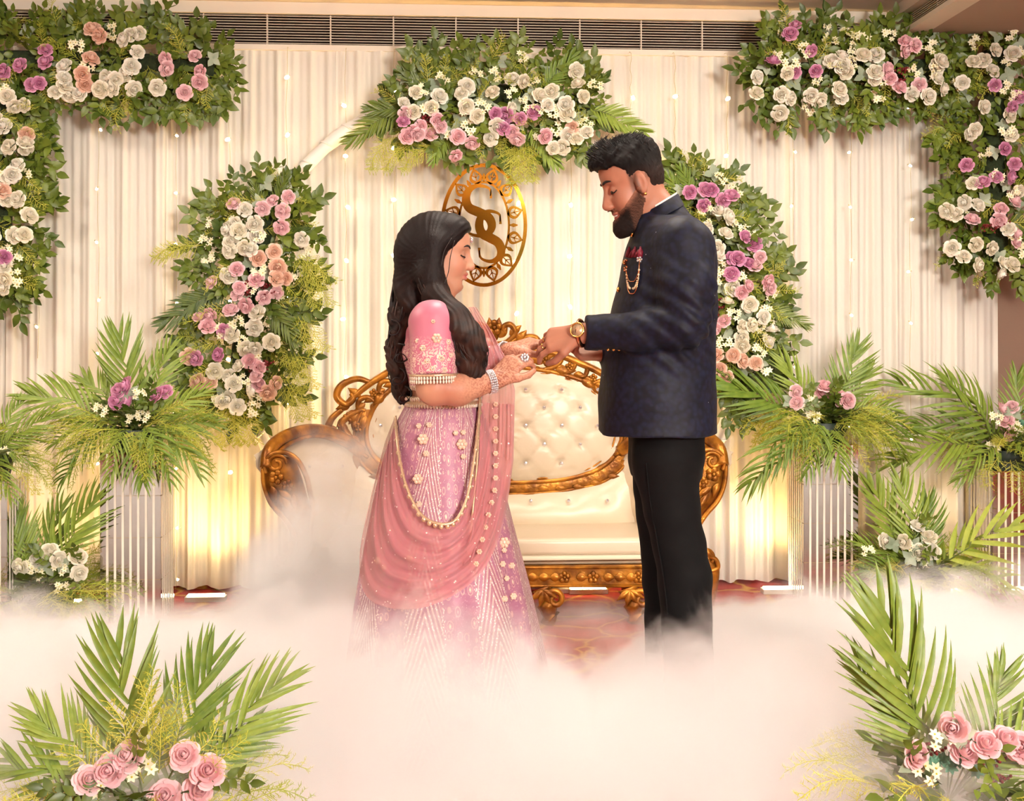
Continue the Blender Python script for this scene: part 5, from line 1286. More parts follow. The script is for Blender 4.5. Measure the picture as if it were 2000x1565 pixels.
    # pocket square and chain brooch on the chest (the side turned to the camera)
    def chest(px, py):     # first point on the coat along the sight line
        o = np.array(CAM); tgt = np.array(PM(px, py, -.22)); u = (tgt - o) / np.linalg.norm(tgt - o); t = np.linalg.norm(tgt - o) - .12
        for _ in range(160):
            dd = j.ev((o + u * t)[None])[0]
            if dd < .001: break
            t += max(.0012, dd * .5)
        return Vector(o + u * (t - .003))
    sq = mat('burgundy_pocket_square', (122, 20, 44), .6, var=.25, vscale=60); mb = MB()
    for k in range(5):
        a = chest(1226 + 6 * k, 503); t_ = chest(1229 + 5.4 * k + (k % 2) * 2, 482 + 5 * (k % 2)); mb.tube([a, a.lerp(t_, .5) + Vector((0, -.006, 0)), t_ + Vector((0, -.003, 0))], [.009, .008, .002], 6, flat=(1, .5))
    mb.build('pocket_square', sq, jk)
    MB().tube([chest(1222, 505), chest(1252, 503)], .002, 6).build('pocket_edge', M_jack, jk)
    gd = mat('rose_gold_chain', (214, 150, 110), .25, 1.)
    for sag, rr, nm in ((42, .0016, 'chain'), (56, .0034, 'pearl_chain'), (66, .0018, 'chain')):
        pts = [chest(lerp(1222, 1249, t) - 4 * math.sin(PI * t) * (1 if t < .5 else -.2), 508 + sag * (1 - (2 * t - 1) ** 2) ** .6) + Vector((0, -.003, 0)) for t in np.linspace(0, 1, 23)]
        if nm == 'pearl_chain':
            mb = MB()
            for p in pts: mb.ell(p, (rr,) * 3, nu=4, nv=6)
            mb.build('bead_chain', mat('champagne_pearl', (232, 206, 170), .3, .3), jk)
        else: MB().tube(pts, rr, 6).build('brooch_chain', gd, jk)
    for px, py, m_ in ((1223, 513, gd), (1223, 526, gd), (1249, 507, M_crystal)):
        c = chest(px, py); mb = MB()
        for k in range(5): mb.ell(c + Vector((.006 * math.cos(k * 1.257), -.002, .006 * math.sin(k * 1.257))), (.004, .003, .004), nu=4, nv=6)
        mb.build('brooch_flower', m_, jk)
    # ---- wristwatch on the near wrist
    wv = PM(1137, 651, -.10); ax = (Vector(elN) - Vector(wrN)).normalized(); q = ax.to_track_quat('Z', 'Y').to_matrix()
    wt = MB(); wt.tube([wv + q @ Vector((.036 * math.cos(a), .036 * math.sin(a), 0)) for a in np.linspace(0, 2 * PI, 25)], .0055, 6, flat=(.5, 1.4), cap=False); st = wt.build('watch_strap', gd, body)
    dn = (Vector((0, -1, .25)) - ax * Vector((0, -1, .25)).dot(ax)).normalized(); c = wv + dn * .038; T = frame_from(ax, dn)
    ring_ = [c + T @ Vector((.0195 * math.cos(a), .0195 * math.sin(a), .002)) for a in np.linspace(0, 2 * PI, 25)]
    MB().tube([c - dn * .004, c + dn * .003], .0185, 20).build('watch_dial', mat('champagne_dial', (206, 176, 140), .35, .4, var=.3, vscale=120), st)
    MB().tube(ring_, .0028, 8, cap=False).build('watch_bezel', M_gd, st)
    for i, (fi, t_) in enumerate(((1, .35), (2, .35))):
        p = fN[fi]; c = p[0].lerp(p[1], .55); dv = (p[1] - p[0]).normalized(); T = frame_from(dv.orthogonal(), dv)
        MB().tube([c + T @ Vector((.0098 * math.cos(a), .0098 * math.sin(a), 0)) for a in np.linspace(0, 2 * PI, 17)], .0014, 6, cap=False).build('finger_ring', M_gd, body)
    # ---- trousers and shoes
    t = Sdf()
    t.zloft(rows([(820, 1228, 1372, .165, 0), (870, 1229, 1371, .165, 0), (930, 1234, 1368, .15, 0)]), .03)
    t.chain([PM(1300, 900, -.08), PM(1313, 1000, -.09), PM(1338, 1130, -.10), PM(1350, 1435, -.11)], [.098, .077, .073, .070], .015)
    t.chain([PM(1294, 900, .08), PM(1292, 1000, .09), PM(1302, 1130, .10), PM(1308, 1425, .12)], [.094, .074, .07, .068], .015)
    zh = .05; t.func(lambda P: zh - P[:, 2], .003, 'i')
    tr = t.mesh('trousers', (PM(1200, 900).x, YP - .3, 0), (PM(1420, 900).x + .05, YP + .3, PM(1220, 815).z), .005, None, mat('black_suiting', (12, 12, 13), .8, var=.2, vscale=40, spec=.2), body, disp=lambda P: .004 * np.sin(P[:, 2] * 38 + 9 * P[:, 0]) * vnoise(P, 9, 2))
    cr = [chest_on(t, x, y) for x, y in ((1262, 905), (1270, 980), (1284, 1060), (1296, 1130), (1304, 1200))]
    MB().tube(crom(cr, 5), .002, 5).build('trouser_crease', MATS['black_suiting'], tr)
    for an, toe in ((PM(1352, 1420, -.11), PM(1285, 1455, -.12)), (PM(1306, 1410, .12), PM(1240, 1450, .13))):
        sh = Sdf(); toe.z = .05; hl = Vector((an.x + .045, an.y, .05)); sh.chain([hl, hl.lerp(toe, .5) + Vector((0, 0, .012)), toe], [.045, .05, .042], .02); sh.func(lambda P: .004 - P[:, 2], .003, 'i'); sh.mesh('shoe', (toe.x - .12, toe.y - .12, -.02), (hl.x + .12, toe.y + .12, .15), .005, None, mat('black_polished_leather', (18, 16, 16), .25), body)
    return body, fN
def chest_on(sd, px, py):
    o = np.array(CAM); tgt = np.array(PM(px, py, -.3)); u = (tgt - o) / np.linalg.norm(tgt - o); t = np.linalg.norm(tgt - o) - .1
    for _ in range(240):
        dd = sd.ev((o + u * t)[None])[0]
        if dd < .001: break
        t += max(.0015, dd * .5)
    return Vector(o + u * (t - .001))
man_o, man_f = man()
# ================================================================ the woman
SK_W = np.array(lin((202, 148, 120)))
def woman():
    H = Head(PM(858, 498), 1, math.radians(4), math.radians(3), .87, .88)
    d = Sdf(); H.sculpt(d, True)
    d.chain([H.W(-.03, 0, -.05), PM(852, 575), PM(848, 600)], [.050, .046, .055], .02)
    d.zloft(rows([(596, 836, 882, .07, 0), (612, 815, 905, .135, 0), (640, 800, 925, .15, 0), (690, 792, 945, .15, 0), (735, 797, 928, .135, 0), (775, 802, 924, .13, 0), (800, 800, 932, .14, 0), (860, 790, 955, .16, 0), (930, 800, 945, .15, 0)]), .03)
    shN, elN, wrN = PM(845, 632, -.155), PM(848, 757, -.205), PM(966, 744, -.17)
    shF, elF, wrF = PM(850, 632, .155), PM(900, 742, .17), PM(992, 686, .03)
    d.chain([shN, elN], [.052, .046], .02); d.chain([elN, PM(895, 762, -.2), wrN], [.045, .040, .0255], .02)
    d.chain([shF, elF], [.052, .044], .02); d.chain([elF, wrF], [.042, .0245], .02)
    fN = hand(d, wrN, (.72, .18, .68), (-.5, -.75, .45), ((.55, .8, .5), (.5, .8, .55), (.55, .8, .5), (.6, .8, .5)), .92, (.35, .9), thumb_side=1)
    fF = hand(d, wrF, (.93, .0, .30), (-.25, -.35, .9), ((.10, .12, .1), (.22, .2, .12), (.4, .4, .3), (.55, .5, .3)), .92, (.3, .7), thumb_side=1)
    for dy, x in ((-.08, 872), (.08, 862)):
        hip, kn, an = PM(x, 900, dy), PM(x + 6, 1120, dy), PM(x, 1420, dy); d.chain([hip, kn, an], [.08, .052, .036], .02); d.cone(Vector((an.x - .02, an.y, .045)), Vector((an.x + .14, an.y, .04)), .036, .03, .02)
    wN, wF = np.array(wrN), np.array(wrF)
    def col(V):
        L = H.L(V); c = np.tile(SK_W, (len(V), 1)); n = vnoise(V, 26, 1)[:, None] * .5 + .5; c = c * (1 - .07 * n)
        lip = np.exp(-(((L[:, 0] - .092) / .016) ** 2 + (L[:, 1] / .022) ** 2 + ((L[:, 2] + .0635) / .0115) ** 2) ** 2)[:, None]; c = c * (1 - lip) + np.array(lin((186, 84, 88))) * lip
        bl = np.exp(-(((L[:, 0] - .07) / .03) ** 2 + ((np.abs(L[:, 1]) - .045) / .02) ** 2 + ((L[:, 2] + .03) / .022) ** 2))[:, None]; c = c * (1 - .2 * bl) + np.array(lin((214, 120, 110))) * .2 * bl
        ey = np.exp(-(((L[:, 0] - .08) / .02) ** 2 + ((np.abs(L[:, 1]) - .031) / .018) ** 2 + ((L[:, 2] - .006) / .009) ** 2))[:, None]; c = c * (1 - .45 * ey) + np.array(lin((120, 72, 66))) * .45 * ey
        # henna tracery on hands and forearms
        dN = np.linalg.norm(V - wN, axis=1); dF = np.linalg.norm(V - wF, axis=1); m = np.clip(1.2 - np.minimum(dN, dF) / .12, 0, 1) * (L[:, 2] < -.15)
        pt = (np.abs(vnoise(V, 210, 6)) < .16) | (vnoise(V, 150, 8) > .45); f = (m * pt * .75)[:, None]
        c = c * (1 - f) + np.array(lin((132, 52, 34))) * f
        tip = (np.clip(1 - .9 * (np.minimum(np.abs(dN - .15), np.abs(dF - .15)) / .05), 0, 1) * (L[:, 2] < -.15) * ((dN > .1) & (dN < .22) | (dF > .11) & (dF < .22)))[:, None]; c = c * (1 - .4 * tip) + np.array(lin((146, 60, 40))) * .4 * tip
        return c
    body = d.mesh('person', (PM(760, 900).x, YP - .38, 0), (PM(1085, 900).x, YP + .38, PM(855, 415).z + .02), .0032, col, M_skin)
    tag(body, 'woman in a pink embroidered lehenga with long dark wavy hair, facing the man', 'person')
    hd = Sdf(); H.sculpt(hd, True); H.lines(hd, body, M_darkline, .0032, True)
    # ---- blouse
    m, nt, bs = nmat('pink_embroidered_satin'); N = nt.nodes; L_ = nt.links; tc = N.new('ShaderNodeTexCoord')
    sep = N.new('ShaderNodeSeparateXYZ'); L_.new(tc.outputs['Object'], sep.inputs[0])
    z1, z0 = PM(845, 655).z, PM(845, 690).z
    mr = N.new('ShaderNodeMapRange'); mr.inputs[1].default_value = z1; mr.inputs[2].default_value = z0; L_.new(sep.outputs['Z'], mr.inputs[0])
    v = N.new('ShaderNodeTexVoronoi'); v.inputs['Scale'].default_value = 55; L_.new(tc.outputs['Object'], v.inputs['Vector'])
    w = N.new('ShaderNodeTexWave'); w.inputs['Scale'].default_value = 22; w.inputs['Distortion'].default_value = 16; w.inputs['Detail Scale'].default_value = 3; w.inputs['Detail'].default_value = 1.5; L_.new(tc.outputs['Object'], w.inputs['Vector'])
    gt = N.new('ShaderNodeMath'); gt.operation = 'GREATER_THAN'; gt.inputs[1].default_value = .72; L_.new(w.outputs['Fac'], gt.inputs[0])
    lt = N.new('ShaderNodeMath'); lt.operation = 'LESS_THAN'; lt.inputs[1].default_value = .22; L_.new(v.outputs['Distance'], lt.inputs[0])
    mxm = N.new('ShaderNodeMath'); mxm.operation = 'MAXIMUM'; L_.new(gt.outputs[0], mxm.inputs[0]); L_.new(lt.outputs[0], mxm.inputs[1])
    ml = N.new('ShaderNodeMath'); ml.operation = 'MULTIPLY'; L_.new(mxm.outputs[0], ml.inputs[0]); L_.new(mr.outputs[0], ml.inputs[1])
    mx = N.new('ShaderNodeMix'); mx.data_type = 'RGBA'; mx.inputs[6].default_value = (*lin((200, 116, 138)), 1); mx.inputs[7].default_value = (*lin((236, 206, 190)), 1); L_.new(ml.outputs[0], mx.inputs[0]); L_.new(mx.outputs[2], bs.inputs['Base Color'])
    bs.inputs['Roughness'].default_value = .42; bs.inputs['Sheen Weight'].default_value = .2
    bp = N.new('ShaderNodeBump'); bp.inputs['Strength'].default_value = .4; bp.inputs['Distance'].default_value = .003; L_.new(ml.outputs[0], bp.inputs['Height']); L_.new(bp.outputs[0], bs.inputs['Normal'])
    b = Sdf(); b.zloft(rows([(604, 822, 888, .10, 0), (620, 806, 908, .145, 0), (645, 792, 940, .16, 0), (685, 783, 962, .162, 0), (720, 787, 948, .15, 0), (756, 795, 934, .142, 0)]), .02)
    slE = shN.lerp(elN, .86)
    b.chain([shN, slE], [.066, .0625], .03); b.chain([shF, shF.lerp(elF, .8)], [.066, .06], .03)
    b.cone(PM(862, 600), PM(880, 570), .055, .07, .01, 's')
    # square-cut sleeve end and hem
    ax = np.array((elN - shN).normalized()); se = np.array(slE); b.func(lambda P: np.where((P[:, 1] < YP - .12) & (P[:, 2] < se[2] + .03), (P - se) @ ax - .0, -1), 0, 'i')
    zb = PM(850, 757).z; b.func(lambda P: zb - P[:, 2], .002, 'i')
    bl = b.mesh('blouse', (PM(760, 700).x, YP - .32, zb - .02), (PM(985, 700).x, YP + .3, PM(850, 585).z), .0042, None, m, body, disp=lambda P: .002 * vnoise(P, 26, 3))
    M_pearl = mat('pearl_bead', (240, 226, 208), .25, .2); M_zari = mat('silver_gold_zari', (226, 196, 160), .35, .6, var=.2, vscale=200)
    def ringbeads(c, axd, rx, ry, n, r, name, par, hint=(0, -1, 0), m_=M_pearl):
        T = frame_from(hint, axd); mb = MB()
        for k in range(n):
            a = 2 * PI * k / n; mb.ell(c + T @ Vector((rx * math.cos(a), ry * math.sin(a), 0)), (r, r, r * 1.5), nu=4, nv=6)
        return mb.build(name, m_, par)
    axv = (elN - shN).normalized()
    for off, rr in ((-.002, .004), (.008, .0035)): ringbeads(slE + axv * off, axv, .063, .063, 46, rr, 'sleeve_bead_trim', bl)
    MB().tube([slE - axv * .01 + frame_from((0, -1, 0), axv) @ Vector((.0645 * math.cos(a), .0645 * math.sin(a), 0)) for a in np.linspace(0, 2 * PI, 33)], .0035, 6, cap=False).build('sleeve_piping', M_zari, bl)
    a_, b_ = PM(795, 752), PM(934, 752); cc = (a_ + b_) / 2
    for dz, rr in ((0, .0042), (.012, .0035), (-.008, .003)): ringbeads(cc + Vector((0, 0, dz)), Vector((0, 0, 1)), .145, abs(b_.x - a_.x) / 2 + .002, 84, rr, 'blouse_hem_beads', bl)
    def on(sd, px, py): return chest_on(sd, px, py)
    def flower(c, r, par, m1, m2, name='embroidered_flower'):
        nrm = (Vector(CAM) - c).normalized(); T = frame_from((1, 0, 0), nrm); mb = MB()
        for k in range(6): mb.ell(c + T @ Vector((r * .6 * math.cos(k * 1.047), r * .6 * math.sin(k * 1.047), .001)), (r * .42, r * .42, r * .3), T, nu=4, nv=6)
        o = mb.build(name, m1, par); MB().ell(c + T @ Vector((0, 0, .002)), (r * .35,) * 3, nu=4, nv=6).build('flower_pearl', m2, o)
    M_fl = mat('peach_applique', (238, 200, 176), .5)
    for px, py, r in ((853, 661, .014), (826, 680, .009), (876, 668, .008), (835, 705, .008), (862, 700, .009), (846, 628, .006), (880, 694, .007), (815, 666, .007), (845, 720, .008), (868, 722, .007)): flower(on(b, px, py), r, bl, M_fl, M_crystal)
    # ---- skirt
    prof = [(772, 797, 934, .142), (788, 793, 938, .148), (830, 771, 952, .17), (880, 752, 966, .19), (960, 730, 986, .22), (1050, 712, 1008, .25), (1150, 694, 1034, .28), (1240, 680, 1054, .30), (1340, 664, 1076, .32), (1462, 648, 1100, .34)]
    S = np.array(prof); vs = np.linspace(0, 1, 70); U = 220; P = []; uv = []
    for vv in vs:
        py = 772 + (1462 - 772) * vv; xl, xr, ry = [np.interp(py, S[:, 0], S[:, i]) for i in (1, 2, 3)]; a, c = PM(xl, py), PM(xr, py); cxx = (a.x + c.x) / 2; rx = (c.x - a.x) / 2; row = []
        for k in range(U):
            t = 2 * PI * k / U; amp = .05 * vv ** 1.2; f = 1 + amp * (math.sin(t * 13 + 1.2 * math.sin(vv * 3)) * .6 + math.sin(t * 7 + 2) * .5) - amp * .6
            row.append((cxx + rx * f * math.cos(t), YP + ry * f * math.sin(t), max(.004, a.z)))
        P.append(row)
    mb = MB().grid(P, closed_v=True); me = mb.mesh('skirt')
    uvl = me.uv_layers.new(name='UVMap'); co = np.zeros(len(me.loops), np.int32); me.loops.foreach_get('vertex_index', co); uu = (co % U) / U; vv_ = (co // U) / 69.
    # keep the wrap-around faces continuous
    uu = uu.reshape(-1, 4); wrap = (uu.max(1) - uu.min(1)) > .5; uu[wrap] = np.where(uu[wrap] < .5, uu[wrap] + 1, uu[wrap]); uvl.data.foreach_set('uv', np.stack([uu.ravel(), vv_], 1).astype(np.float32).ravel())
    def skirt_mat():
        m, nt, bs = nmat('mauve_lehenga_beadwork'); N = nt.nodes; L = nt.links
        def M(op, a, b=None, c=None):
            n = N.new('ShaderNodeMath'); n.operation = op
            for i, x in enumerate((a, b, c)):
                if x is None: continue
                if isinstance(x, (int, float)): n.inputs[i].default_value = x
                else: L.new(x, n.inputs[i])
            return n.outputs[0]
        def C(fac, a, b):
            n = N.new('ShaderNodeMix'); n.data_type = 'RGBA'; L.new(fac, n.inputs[0])
            for i, x in ((6, a), (7, b)):
                if isinstance(x, tuple): n.inputs[i].default_value = (*lin(x), 1)
                else: L.new(x, n.inputs[i])
            return n.outputs[2]
        uvn = N.new('ShaderNodeUVMap'); uvn.uv_map = 'UVMap'; sp = N.new('ShaderNodeSeparateXYZ'); L.new(uvn.outputs[0], sp.inputs[0]); u, v = sp.outputs[0], sp.outputs[1]
        pu = M('MULTIPLY', u, 16.); fr = M('FRACT', pu); tri = M('ABSOLUTE', M('SUBTRACT', fr, .5))              # 0 mid-panel .. .5 edge
        odd = M('GREATER_THAN', M('FRACT', M('MULTIPLY', pu, .5)), .5)
        ph = M('FRACT', M('MULTIPLY_ADD', v, 24., M('MULTIPLY', tri, -8.5)))                                   # chevron rows
        rowm = M('LESS_THAN', M('ABSOLUTE', M('SUBTRACT', ph, .5)), .22)
        big = M('LESS_THAN', M('FRACT', M('MULTIPLY_ADD', v, 2.6, M('MULTIPLY', tri, -1.0))), .9)
        vo = N.new('ShaderNodeTexVoronoi'); vo.inputs['Scale'].default_value = 1.; mp = N.new('ShaderNodeMapping'); mp.inputs['Scale'].default_value = (330, 170, 1); L.new(uvn.outputs[0], mp.inputs[0]); L.new(mp.outputs[0], vo.inputs['Vector'])
        dot = M('LESS_THAN', vo.outputs['Distance'], .36)
        v2 = N.new('ShaderNodeTexVoronoi'); v2.inputs['Scale'].default_value = 1.; v2.inputs['Randomness'].default_value = .45; m2 = N.new('ShaderNodeMapping'); m2.inputs['Scale'].default_value = (70, 26, 1); L.new(uvn.outputs[0], m2.inputs[0]); L.new(m2.outputs[0], v2.inputs['Vector'])
        rg = M('FRACT', M('MULTIPLY', v2.outputs['Distance'], 5.)); ringm = M('MULTIPLY', M('GREATER_THAN', rg, .62), M('LESS_THAN', v2.outputs['Distance'], .5)); heart = M('LESS_THAN', v2.outputs['Distance'], .12)
        nz = N.new('ShaderNodeTexNoise'); nz.inputs['Scale'].default_value = 60; L.new(uvn.outputs[0], nz.inputs['Vector'])
        base = C(nz.outputs['Fac'], (188, 128, 148), (156, 98, 128))
        flo = C(ringm, base, (208, 164, 162)); flo = C(heart, flo, (240, 214, 190))
        chev = C(rowm, (168, 112, 130), C(dot, (204, 176, 170), (246, 240, 236))); chev = C(big, flo, chev)
        edge = M('LESS_THAN', M('SUBTRACT', .5, tri), .05)
        col = C(odd, flo, chev); col = C(M('MULTIPLY', edge, dot), col, (246, 232, 220))
        spk = M('LESS_THAN', vo.outputs['Distance'], .12); col = C(spk, col, (255, 250, 246))
        L.new(col, bs.inputs['Base Color']); bs.inputs['Roughness'].default_value = .45
        bead = M('MULTIPLY', M('MULTIPLY', odd, rowm), dot); L.new(M('MULTIPLY', bead, .5), bs.inputs['Metallic'])
        bp = N.new('ShaderNodeBump'); bp.inputs['Strength'].default_value = .5; bp.inputs['Distance'].default_value = .004; L.new(M('ADD', M('MULTIPLY', ringm, .5), bead), bp.inputs['Height']); L.new(bp.outputs[0], bs.inputs['Normal'])
        return m
    me.materials.append(skirt_mat()); sk = obj('skirt', me, None, body)
    def skY(px, py, lift=.015):
        """depth of the skirt's camera side under photo pixel (px, py)"""
        xl, xr, ry = [np.interp(py, S[:, 0], S[:, i]) for i in (1, 2, 3)]; q = max(-1, min(1, (px - (xl + xr) / 2) / ((xr - xl) / 2))); return -ry * math.sqrt(max(0, 1 - q * q)) * 1.02 - lift
    def SP(px, py, lift=.015):
        dy = skY(px, py, lift); dy = skY(1000 + (px - 1000) * (1 + dy / 3.45 * .0), py, lift); return PM(px, py, dy)
    z_w = PM(860, 781); a_, b_ = PM(794, 781), PM(937, 781)
    P = []
    for k in range(48):
        a = 2 * PI * k / 48; rx, ry = abs(b_.x - a_.x) / 2 + .003, .152; P.append([((a_.x + b_.x) / 2 + (rx + q) * math.cos(a), YP + (ry + q) * math.sin(a), z_w.z + dz) for q, dz in ((0, -.014), (.004, -.012), (.004, .012), (0, .014))])
    MB().grid(P, closed_u=True).build('waistband', M_zari, sk)
    for dz in (-.012, .006): ringbeads(Vector(((a_.x + b_.x) / 2, YP, z_w.z + dz)), Vector((0, 0, 1)), .156, abs(b_.x - a_.x) / 2 + .007, 80, .0036, 'waist_beads', sk)
    for px, py, r in ((826, 858, .016), (902, 868, .016), (838, 830, .008), (818, 832, .008), (905, 845, .008), (890, 846, .008), (816, 936, .015), (832, 886, .009), (905, 892, .008), (985, 1060, .016), (985, 1075, .008), (982, 1102, .009), (1000, 1105, .009), (1003, 1165, .01), (986, 1170, .009), (818, 985, .009), (738, 1095, .010), (750, 1108, .008), (800, 1090, .009), (990, 1130, .008)):
        flower(SP(px, py, .004), r, sk, M_fl, M_pearl)
    # ---- dupatta: sheer pink net swagged over the skirt and falling from the far shoulder
    def net_mat(name, col, alpha):
        m, nt, bs = nmat(name); N = nt.nodes; L = nt.links; bs.inputs['Base Color'].default_value = (*lin(col), 1); bs.inputs['Roughness'].default_value = .6; bs.inputs['Sheen Weight'].default_value = .3
        tc = N.new('ShaderNodeTexCoord'); v = N.new('ShaderNodeTexVoronoi'); v.inputs['Scale'].default_value = 45; L.new(tc.outputs['Object'], v.inputs['Vector'])
        lt = N.new('ShaderNodeMath'); lt.operation = 'LESS_THAN'; lt.inputs[1].default_value = .10; L.new(v.outputs['Distance'], lt.inputs[0])
        mx = N.new('ShaderNodeMix'); mx.data_type = 'RGBA'; L.new(lt.outputs[0], mx.inputs[0]); mx.inputs[6].default_value = (*lin(col), 1); mx.inputs[7].default_value = (*lin((246, 222, 210)), 1); L.new(mx.outputs[2], bs.inputs['Base Color'])
        tr = N.new('ShaderNodeBsdfTransparent'); ms = N.new('ShaderNodeMixShader'); ad = N.new('ShaderNodeMath'); ad.operation = 'MAXIMUM'; ad.inputs[1].default_value = alpha; L.new(lt.outputs[0], ad.inputs[0]); L.new(ad.outputs[0], ms.inputs[0])
        L.new(tr.outputs[0], ms.inputs[1]); L.new(bs.outputs[0], ms.inputs[2]); L.new(ms.outputs[0], N['Material Output'].inputs[0]); return m
    M_net = net_mat('sheer_pink_net', (216, 136, 138), .55); M_net2 = net_mat('sheer_pink_net_fold', (212, 134, 138), .6)
    inner = crom([(x, y, 0) for x, y in ((772, 812), (778, 880), (792, 945), (818, 1000), (850, 1022), (885, 1020), (908, 985), (922, 925), (932, 850), (938, 786))], 6)
    outer = crom([(x, y, 0) for x, y in ((752, 862), (722, 980), (702, 1090), (716, 1165), (775, 1190), (850, 1180), (930, 1130), (975, 1050), (1000, 920), (1004, 790))], 6)
    n = len(inner); K_ = 34; P = []
    for i in range(n):
        row = []; t = i / (n - 1); mid = math.sin(PI * t)
        for k in range(K_ + 1):
            q = k / K_; p = inner[i].lerp(outer[i], q); rip = .012 * math.sin(q * 26 + 3 * math.sin(t * 5)) * (.35 + .65 * mid) + .006 * math.sin(q * 55 + t * 7); row.append(SP(p.x, p.y, .02 + rip + .008 * q))
        P.append(row)
    du = MB().grid(P).build('dupatta', M_net, body)
    # hanging fall at the front (right in the photo), gathering into the swag
    YS = [600, 650, 700, 760, 900, 1040, 1110]; XLs = [915, 936, 942, 936, 930, 918, 900]; XRs = [930, 962, 988, 1006, 1003, 982, 945]
    P = []
    for i in range(54):
        t = i / 53; py = lerp(600, 1110, t); xl = np.interp(py, YS, XLs); xr = np.interp(py, YS, XRs); row = []
        for k in range(29):
            q = k / 28; x = lerp(xl, xr, q); b1 = lerp(-.13, -.03, q); b2 = max(-.27, skY(min(x, 970), max(py, 790), .022)) * (1 - .55 * q ** 3); row.append(PM(x, py, lerp(b1, b2, float(smooth01(np.array(py), 720, 800))) + .008 * math.sin(q * 24 + t * 3) + .004 * math.sin(q * 51)))
        P.append(row)
    MB().grid(P).build('dupatta_fall', M_net2, du)
    ed = [SP(p.x, p.y, .03) for p in inner]; MB().tube(ed, .0045, 6).build('dupatta_border', M_zari, du)
    for i in range(2, len(inner) - 1, 2): 
        c = ed[i]; MB().ell(c + Vector((0, -.003, -.006)), (.007, .004, .007), nu=4, nv=8).build('border_scallop', M_zari, du)
    e2 = [PM(np.interp(py, YS, XLs) + 2, py, lerp(-.14, max(-.275, skY(935, max(py, 790), .03)), float(smooth01(np.array(py), 720, 800)))) for py in range(640, 1060, 12)]
    MB().tube(e2, .004, 6).build('dupatta_border', M_zari, du)
    for k in range(14):
        py = 790 + k * 24; px = 968 - max(0, py - 950) * .25; flower(PM(px, py, skY(min(px, 960), py, .035)), .008, du, M_fl, M_zari, 'net_motif')
    # ---- hair
    h = Sdf()
    E = lambda c, r, k=.015, op='u': h.ell(H.W(*c), np.array(r) * H.sc, H.R, k, op)
    E((-.018, 0, .042), (.112, .094, .100)); E((-.06, 0, .0), (.09, .095, .1), .03); E((.04, 0, .085), (.06, .07, .05), .02)
    back = [(826, 500, 0, .064), (812, 560, 0, .060), (797, 620, -.01, .045), (783, 675, -.02, .032), (781, 725, -.03, .028), (788, 760, -.04, .022), (792, 780, -.04, .010)]
    h.chain([PM(x, y, dy) for x, y, dy, r in back], [r for *_, r in back], .03)
    near = [(846, 480, -.065, .035), (840, 540, -.08, .036), (858, 588, -.11, .034), (885, 625, -.15, .036), (908, 665, -.18, .042), (922, 700, -.19, .036), (926, 728, -.19, .018)]
    h.chain([PM(x, y, dy) for x, y, dy, r in near], [r for *_, r in near], .03)
    h.chain([PM(842, 470, .06), PM(842, 560, .08)], [.04, .035], .03)
    # clear the face
    h.ell(H.W(.088, 0, -.045), np.array((.088, .13, .094)) * H.sc, H.R, .012, 's'); h.ell(H.W(.118, 0, .025), np.array((.060, .10, .058)) * H.sc, H.R, .014, 's')
    def colh(V):
        f = smooth01(-V[:, 2], -PM(0, 500).z, -PM(0, 700).z)[:, None]; n_ = (vnoise(V, 60, 4)[:, None] * .5 + .5) * f; return np.array(lin((24, 16, 15))) * (1 - n_) + np.array(lin((66, 42, 32))) * n_
    def wav(P):
        L = P - np.array(PM(800, 600)); a = np.arctan2(L[:, 1] + .05, L[:, 0]); k = smooth01(-P[:, 2], -PM(0, 520).z, -PM(0, 620).z)
        r0 = np.array(H.o); q = P - r0; ang = np.arctan2(q[:, 2] + .02, q[:, 0] + .03)
        fine = np.sin(ang * 46 + q[:, 1] * 60 + 2 * np.sin(ang * 9)) * (1 - k)
        return .0011 * fine + .008 * k * np.sin(P[:, 2] * 58 + P[:, 0] * 34 + 2 * np.sin(P[:, 1] * 40)) + .0025 * k * np.sin(P[:, 0] * 330 + P[:, 1] * 240 + 5 * np.sin(P[:, 2] * 44))
    hr = h.mesh('long_hair', (PM(735, 600).x, YP - .3, PM(0, 800).z), (PM(970, 600).x, YP + .2, PM(0, 410).z), .0036, colh, vcol_mat('dark_brown_hair', .5, bump=.3, bscale=600, spec=.2), body, disp=wav)
    r = random.Random(4); cs = [mat('hair_strand_dark', (24, 16, 15), .45), mat('hair_strand_brown', (58, 37, 29), .45)]
    for path, n_, far in ((back, 90, 1), (near, 110, 0)):
        for grp in (0, 1):
            mb = MB()
            for k in range(n_ // 2):
                ph = r.uniform(0, 2 * PI); t1 = r.uniform(.75, 1.); t0 = r.uniform(0, .45); pts = []; w0 = r.uniform(0, 6.3); rad_ = r.uniform(.86, 1.12); fr = r.uniform(38, 60)
                cen_ = crom([PM(x, y, dy) for x, y, dy, q in path], 6); rr_ = crom([(q, 0, 0) for *_, q in path], 6)
                for i in range(int(t0 * (len(cen_) - 1)), int(t1 * (len(cen_) - 1)) + 1):
                    c = cen_[i]; R_ = rr_[i].x * rad_; u = i / len(cen_); a = ph + .8 * math.sin(u * 7 + w0) * u; wv = .009 * u * math.sin(c.z * fr + w0)
                    pts.append(c + Vector((R_ * math.cos(a) + wv, R_ * math.sin(a) * .9 + .5 * wv, 0)))
                if len(pts) > 4: mb.tube(pts, [.0026 * (1 - .8 * (i / len(pts)) ** 2) for i in range(len(pts))], 4, cap=False)
            mb.build('hair_strands', cs[grp], hr)
    curl = []
